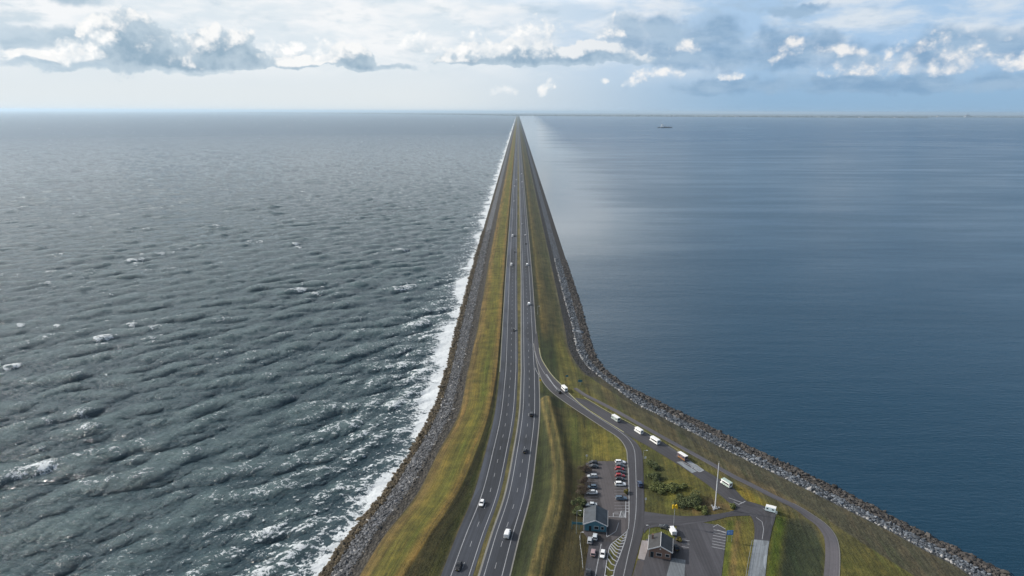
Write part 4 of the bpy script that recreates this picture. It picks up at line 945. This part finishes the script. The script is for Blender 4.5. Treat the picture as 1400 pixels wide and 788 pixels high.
for a_, b_ in zip(fp[:-1], fp[1:]):
    for zz in (.55, 1.0): m.tube((a_[0], a_[1], zz), (b_[0], b_[1], zz), .045, n=6)
m.build('rail', METAL, r)

# ------------------------------------------------------------------ shrubs
def leaf_mat(name, a, b):
    m, t = material(name); oi = t.e(t.node('ShaderNodeNewGeometry').outputs['Random Per Island']); t.out(t.bsdf(t.mix(oi, a, b), .8)); return m
LEAF = {'green': leaf_mat('leaf_green', (.07, .09, .025), (.17, .19, .055)), 'dark': leaf_mat('leaf_dark', (.055, .075, .028), (.13, .15, .055)), 'brown': leaf_mat('twig_brown', (.05, .036, .026), (.12, .085, .06)), 'yellow': leaf_mat('leaf_yellow', (.10, .085, .012), (.19, .16, .03))}
BARK = simple('bark', (.05, .04, .03), .9)
def shrub(a, b_, rad, h, kind, label, n=1400, group='shrubs around the service area'):
    if kind in ('green', 'dark') and rad > 1.5: rad *= 1.25; h *= .85; n = 2200
    r = empty('shrub', gpt(a, b_), 0, label, 'shrub', group); V_ = []; F_ = []
    lob = [(rng.normal(0, rad * .45), rng.normal(0, rad * .45), h * rng.uniform(.35, .75), rad * rng.uniform(.35, .6)) for _ in range(9)]
    sz = .16 if kind == 'brown' else .2
    for k in range(n):
        lx, ly, lz, lr = lob[rng.integers(9)]; d = rng.normal(size=3); d /= np.linalg.norm(d); q = np.array((lx, ly, lz)) + d * lr * rng.uniform(.5, 1.05) * np.array((1, 1, .8 * h / (2 * rad) + .3))
        q[2] = max(q[2], .1); u = rng.normal(size=3); u /= np.linalg.norm(u); v = np.cross(u, rng.normal(size=3)); v /= np.linalg.norm(v)
        if kind == 'brown': u *= sz * 3; v *= sz * .28
        else: u *= sz * rng.uniform(.7, 1.5); v *= sz * rng.uniform(.6, 1.1)
        i0 = len(V_); V_ += [q - u, q + v, q + u, q - v]; F_.append((i0, i0 + 1, i0 + 2, i0 + 3))
    mesh_obj('foliage', V_, F_, LEAF[kind], r)
    m = MB()
    for lx, ly, lz, lr in lob: m.tube((lx * .1, ly * .1, -.1), (lx, ly, lz), .07, .025, 5)
    m.build('stem', BARK, r)
for a, b_, rad, h, kind, lab in (
    (799, 646, 2.2, 3.0, 'brown', 'bare brown bush beside the two dark cars at the top of the lot'), (798, 662, 2.6, 3.6, 'brown', 'bare brown bush beside the silver blue estate'),
    (796, 676, 2.8, 4.0, 'brown', 'largest bare brown bush, beside the white saloon'), (794, 690, 2.2, 3.0, 'dark', 'dark bush next to the top of the blue-walled building roof'), (792, 702, 2.0, 2.6, 'dark', 'dark bush between the lamp post and the blue-walled building'),
    (857, 675, 1.0, 1.6, 'yellow', 'small yellow bush beside the blue grey car'), (894, 640, 2.2, 2.4, 'dark', 'dark bush on the bank above the driving dark blue car'), (896, 654, 2.4, 2.6, 'dark', 'dark bush on the bank level with the driving dark blue car'), (899, 670, 2.3, 2.4, 'green', 'green bush on the bank below the driving dark blue car'),
    (915, 672, 2.8, 2.6, 'green', 'broad light green bush in the middle of the grass island'), (926, 668, 2.2, 2.2, 'green', 'light green bush right of the broad one on the grass island'), (933, 690, 2.6, 2.6, 'dark', 'dark bush right of the yellow sign'), (949, 684, 3.0, 3.2, 'dark', 'largest dark bush, between the yellow sign and the tall mast'),
    (928.5, 740, 1.0, 1.4, 'yellow', 'small yellowish bush at the back corner of the brick house'), (958, 697, 1.6, 1.5, 'green', 'low green bush left of the foot of the tall mast'), (1003, 694, 1.3, 1.3, 'green', 'low green bush by the junction right of the tall mast')):
    shrub(a, b_, rad, h, kind, lab)

# ------------------------------------------------------------------ sky, sun, haze
SUN_EL, SUN_AZ = R(30), R(-73)
w = bpy.data.worlds.new('World'); scene.world = w; w.use_nodes = True; t = NT(w.node_tree)
gvec = t.e(t.node('ShaderNodeTexCoord').outputs['Generated']); gx, gy, gzz = t.xyz(gvec)
az_ = gx._m('ARCTAN2', gy); el_ = gzz._m('ARCSINE')
def field_group(name, blobs, nsc, namp):
    ng = bpy.data.node_groups.new(name, 'ShaderNodeTree'); ng.interface.new_socket('V', in_out='INPUT', socket_type='NodeSocketVector'); ng.interface.new_socket('F', in_out='OUTPUT', socket_type='NodeSocketFloat')
    q = NT(ng); gi = q.node('NodeGroupInput'); go = q.node('NodeGroupOutput'); v = q.e(gi.outputs[0])
    nv = q.noise(v, 26, 5, .55, color=True); v2 = q.vadd(v, q.scale(q.vadd(nv, (-.5, -.5, -.5)), (.045, .028, 0)))
    x, y, _ = q.xyz(v2); vv = q.comb(x, y, y); best = None
    for (pxx, pyy, wpx, hup, hdn) in blobs:
        a, e = azel(pxx, pyy); k = 1 / FPX
        n1 = q.node('ShaderNodeVectorMath', operation='MULTIPLY_ADD'); q.put(vv, n1.inputs[0]); sc_ = (1 / (wpx * k), 1 / (hup * k), -1 / (hdn * k)); n1.inputs[1].default_value = sc_; n1.inputs[2].default_value = (-a * sc_[0], -e * sc_[1], -e * sc_[2])
        n2 = q.node('ShaderNodeVectorMath', operation='MAXIMUM'); ng.links.new(n1.outputs[0], n2.inputs[0]); n2.inputs[1].default_value = (-1e6, 0, 0)
        n3 = q.node('ShaderNodeVectorMath', operation='DOT_PRODUCT'); ng.links.new(n2.outputs[0], n3.inputs[0]); ng.links.new(n2.outputs[0], n3.inputs[1])
        d = q.e(n3.outputs['Value']); 
        if best is None: best = d
        else:
            sm_ = best._m('SMOOTH_MIN', d, .5); best = sm_
    nz = q.noise(v, nsc * .7, 8, .6); pf = q.voro(q.vadd(q.scale(v, (1, 1.15, 1)), q.scale(nv, (.012, .012, 0))), nsc, 'SMOOTH_F1', det=3.0)
    F = (1.0 - best).max(-2.0) + (nz - .5) * namp + (.42 - pf) * (namp * 1.0)
    ng.links.new(F.k, go.inputs[0]); return ng
shelf = field_group('cloud_shelf', [(950, 62, 150, 48, 40), (1080, 70, 120, 40, 30), (1240, 118, 260, 22, 14), (1000, 122, 150, 20, 14), (1300, 70, 170, 34, 30), (55, 52, 78, 24, 26), (880, 40, 70, 26, 30), (110, 92, 200, 8, 7), (520, 92, 80, 6, 5), (110, -4, 52, 30, 16), (1095, 14, 62, 9, 8), (940, 70, 110, 36, 30)], 22, .8)
dark = field_group('cloud_dark', [(172, 62, 52, 50, 40), (215, 78, 30, 38, 16), (300, 74, 62, 40, 20), (215, 86, 190, 18, 8), (480, 86, 42, 30, 11), (420, 88, 62, 14, 9), (745, 78, 175, 24, 14), (640, 84, 60, 10, 8)], 50, .62)
white = field_group('cloud_white', [(105, 78, 44, 30, 14), (140, 60, 30, 30, 20), (445, 78, 22, 36, 16), (395, 70, 30, 18, 14), (750, 52, 30, 40, 14), (715, 50, 40, 26, 18), (832, 48, 26, 30, 12), (660, 70, 60, 38, 14), (585, 62, 48, 22, 16), (943, 64, 26, 16, 9), (1000, 104, 25, 12, 4), (1080, 76, 24, 32, 9), (1152, 72, 42, 16, 8), (1176, 101, 48, 24, 6), (1242, 99, 58, 48, 8), (1312, 96, 74, 44, 9), (1390, 96, 34, 26, 6), (900, 100, 44, 12, 10), (20, 82, 14, 6, 4), (745, 128, 16, 20, 10), (690, 126, 22, 12, 8), (828, 112, 10, 8, 6), (868, 116, 24, 14, 10)], 60, 1.15)
c0 = t.comb(az_, el_, 0.0)
def ev(ng, v):
    n = t.node('ShaderNodeGroup', node_tree=ng); t.put(v, n.inputs[0]); return t.e(n.outputs[0])
off = (-.009, .013, 0)
D0, D1 = ev(dark, c0), ev(dark, t.vadd(c0, off)); W0, W1 = ev(white, c0), ev(white, t.vadd(c0, off)); S0 = ev(shelf, c0)
el_d = el_ * (180 / math.pi); azr = t.sm(az_, azel(540, 100)[0], azel(1080, 100)[0])
# clear air and thin high cloud
low = t.mix(azr, (.78, .83, .85), (.29, .47, .67)); mid = t.mix(azr, (.74, .82, .88), (.40, .58, .80))
bg = t.mix(t.sm(el_d, .2, 5.0), low, mid)
warp = t.vadd(c0, t.scale(t.noise(c0, 9, 4, color=True), (.05, .02, 0)))
nst = t.noise(t.scale(warp, (2.6, 9, 1)), 3.0, 8, .58); nst2 = t.noise(t.scale(warp, (4, 11, 1)), 3.6, 8, .60)
sky = t.node('ShaderNodeTexSky', sky_type='NISHITA'); sky.sun_disc = False; sky.sun_elevation = SUN_EL; sky.sun_rotation = SUN_AZ; sky.altitude = 0; sky.air_density = 1; sky.dust_density = 1.0
nis = t.scale(t.e(sky.outputs[0]), (.034, .042, .050))
den = gzz.max(.05); pln = t.comb(gx / den, gy / den, 0.0); ov = t.noise(pln, .9, 7, .55, dist=.3); ov2 = t.noise(t.vadd(pln, (-.12, .05, 0)), .9, 7, .55, dist=.3)
ovc = t.mix(t.sm(ov - ov2, -.08, .08), (.19, .24, .30), (.50, .53, .56))
hi = t.mix(t.sm(ov, .50, .66), nis, ovc)
azr2 = t.sm(az_, azel(740, 100)[0], azel(1120, 100)[0])
uplo = t.mix(azr2, (.70, .79, .86), (.15, .36, .64))                  # the wide cloud sheet above the frame: bright seaward, blue over the lake
up_ = t.mix(t.sm(el_d, 15, 36), t.mix(t.sm(nst, .40, .62, 0, .5), uplo, t.mix(azr2, (.95, .97, .98), (.31, .53, .76))), hi)
vd_ = t.node('ShaderNodeVectorMath', operation='DOT_PRODUCT'); t.put(gvec, vd_.inputs[0]); vd_.inputs[1].default_value = (math.sin(SUN_AZ) * math.cos(SUN_EL), math.cos(SUN_AZ) * math.cos(SUN_EL), math.sin(SUN_EL))
glow = t.e(vd_.outputs['Value']).max(0.0)._m('MAXIMUM', 0.0).pow(3.0) * 1.9        # thin bright cloud round the sun
brk_ = ((az_ - 4.5 * math.pi / 180) * (180 / math.pi / 7.5)).pow(2.0) + ((el_d - 11.0) / 6.0).pow(2.0)
brk = (brk_ * -1.0)._m('EXPONENT') * .65                          # a bright break in the cloud sheet over the dike
up_ = t.mix(1.0, up_, t.comb(brk, brk, brk), 'ADD')
up_ = t.mix(1.0, up_, t.comb(glow, glow * .98, glow * .94), 'ADD')
bg = t.mix(t.sm(nst, .40, .62, 0, .85) * t.sm(el_d, 1.5, 5.0), bg, t.mix(azr, (.95, .96, .97), (.74, .80, .86)))
bg = t.mix(t.sm(nst2, .50, .70, 0, .75) * t.sm(el_d, 2.2, 5), bg, t.mix(azr, (.55, .67, .76), (.38, .53, .70)))
bg = t.mix(t.sm(S0, .0, .62, 0, .92), bg, t.mix(t.sm(nst2, .35, .65), t.mix(azr, (.42, .55, .66), (.22, .37, .56)), t.mix(azr, (.58, .69, .78), (.35, .50, .67))))
hib = t.sm(D0, .15, .9)
# shaded cumulus: the seaward and upper flanks catch the sun, the bellies stay blue grey
ld_ = t.sm(D0 - D1, .12, .68)
dc = t.mix(hib, t.mix(azr, (.52, .63, .72), (.40, .54, .69)), t.mix(azr, (.29, .42, .54), (.20, .35, .53)))
dc = t.mix(ld_, dc, t.mix(azr, (.96, .965, .96), (.70, .76, .82)))
bg = t.mix(t.sm(D0, -.03, .20) * .97, bg, dc)
lw = t.sm(W0 - W1, -.55, .85, kind='LINEAR')
wc = t.mix(lw, t.mix(azr, (.50, .62, .72), (.32, .47, .65)), t.mix(azr, (1.06, 1.05, 1.03), (.92, .91, .90)))
bg = t.mix(t.sm(W0, -.15, .80) * .92, bg, wc)
# the air just above the sea pales everything
bg = t.mix(t.sm(el_d, 2.0, .2, 0, .8), bg, low)
bg = t.mix(t.sm(el_d, -.1, -1.5), bg, (.10, .13, .16))
brl = brk * t.sm(el_d, 7.8, 10.0); bg = t.mix(1.0, bg, t.comb(brl, brl, brl), 'ADD')
bgn = t.node('ShaderNodeBackground'); t.put(t.scale(bg, (10, 10, 10)), bgn.inputs[0]); bgn.inputs[1].default_value = .1
bgu = t.node('ShaderNodeBackground'); t.put(t.scale(up_, (10, 10, 10)), bgu.inputs[0]); bgu.inputs[1].default_value = .1
wmx = t.node('ShaderNodeMixShader'); t.put(t.sm(el_d, 8.5, 14.5), wmx.inputs[0]); t.nt.links.new(bgn.outputs[0], wmx.inputs[1]); t.nt.links.new(bgu.outputs[0], wmx.inputs[2])
wo = t.node('ShaderNodeOutputWorld'); t.nt.links.new(wmx.outputs[0], wo.inputs[0])
sd = bpy.data.lights.new('sun', 'SUN'); sd.energy = 4.4; sd.angle = R(.53); sd.color = (1.0, .94, .86); so = bpy.data.objects.new('sun', sd); COL.objects.link(so)
to = Vector((math.sin(SUN_AZ) * math.cos(SUN_EL), math.cos(SUN_AZ) * math.cos(SUN_EL), math.sin(SUN_EL)))
so.rotation_euler = to.to_track_quat('Z', 'Y').to_euler(); so.location = to * 500

mh = bpy.data.materials.new('haze'); mh.use_nodes = True; nt = mh.node_tree; nt.nodes.clear(); oo = nt.nodes.new('ShaderNodeOutputMaterial'); pv = nt.nodes.new('ShaderNodeVolumePrincipled')
pv.inputs['Color'].default_value = (.66, .84, 1.0, 1); pv.inputs['Density'].default_value = 3.0e-5; pv.inputs['Anisotropy'].default_value = .3; nt.links.new(pv.outputs[0], oo.inputs['Volume'])
m = MB(); m.box(-170000, 170000, -600, 185000, -5, 205); hz = m.build('haze', mh); tag(hz, kind='stuff')

# ------------------------------------------------------------------ render settings
scene.view_settings.view_transform = 'Standard'; scene.view_settings.look = 'None'; scene.view_settings.exposure = 0; scene.view_settings.gamma = 1; scene.view_settings.use_curve_mapping = False
cy = scene.cycles; cy.max_bounces = 5; cy.diffuse_bounces = 2; cy.glossy_bounces = 3; cy.transmission_bounces = 2; cy.volume_bounces = 0; cy.transparent_max_bounces = 4
cy.use_denoising = True; cy.caustics_reflective = False; cy.caustics_refractive = False; cy.sample_clamp_indirect = 4
w.cycles.sampling_method = 'MANUAL'; w.cycles.sample_map_resolution = 512
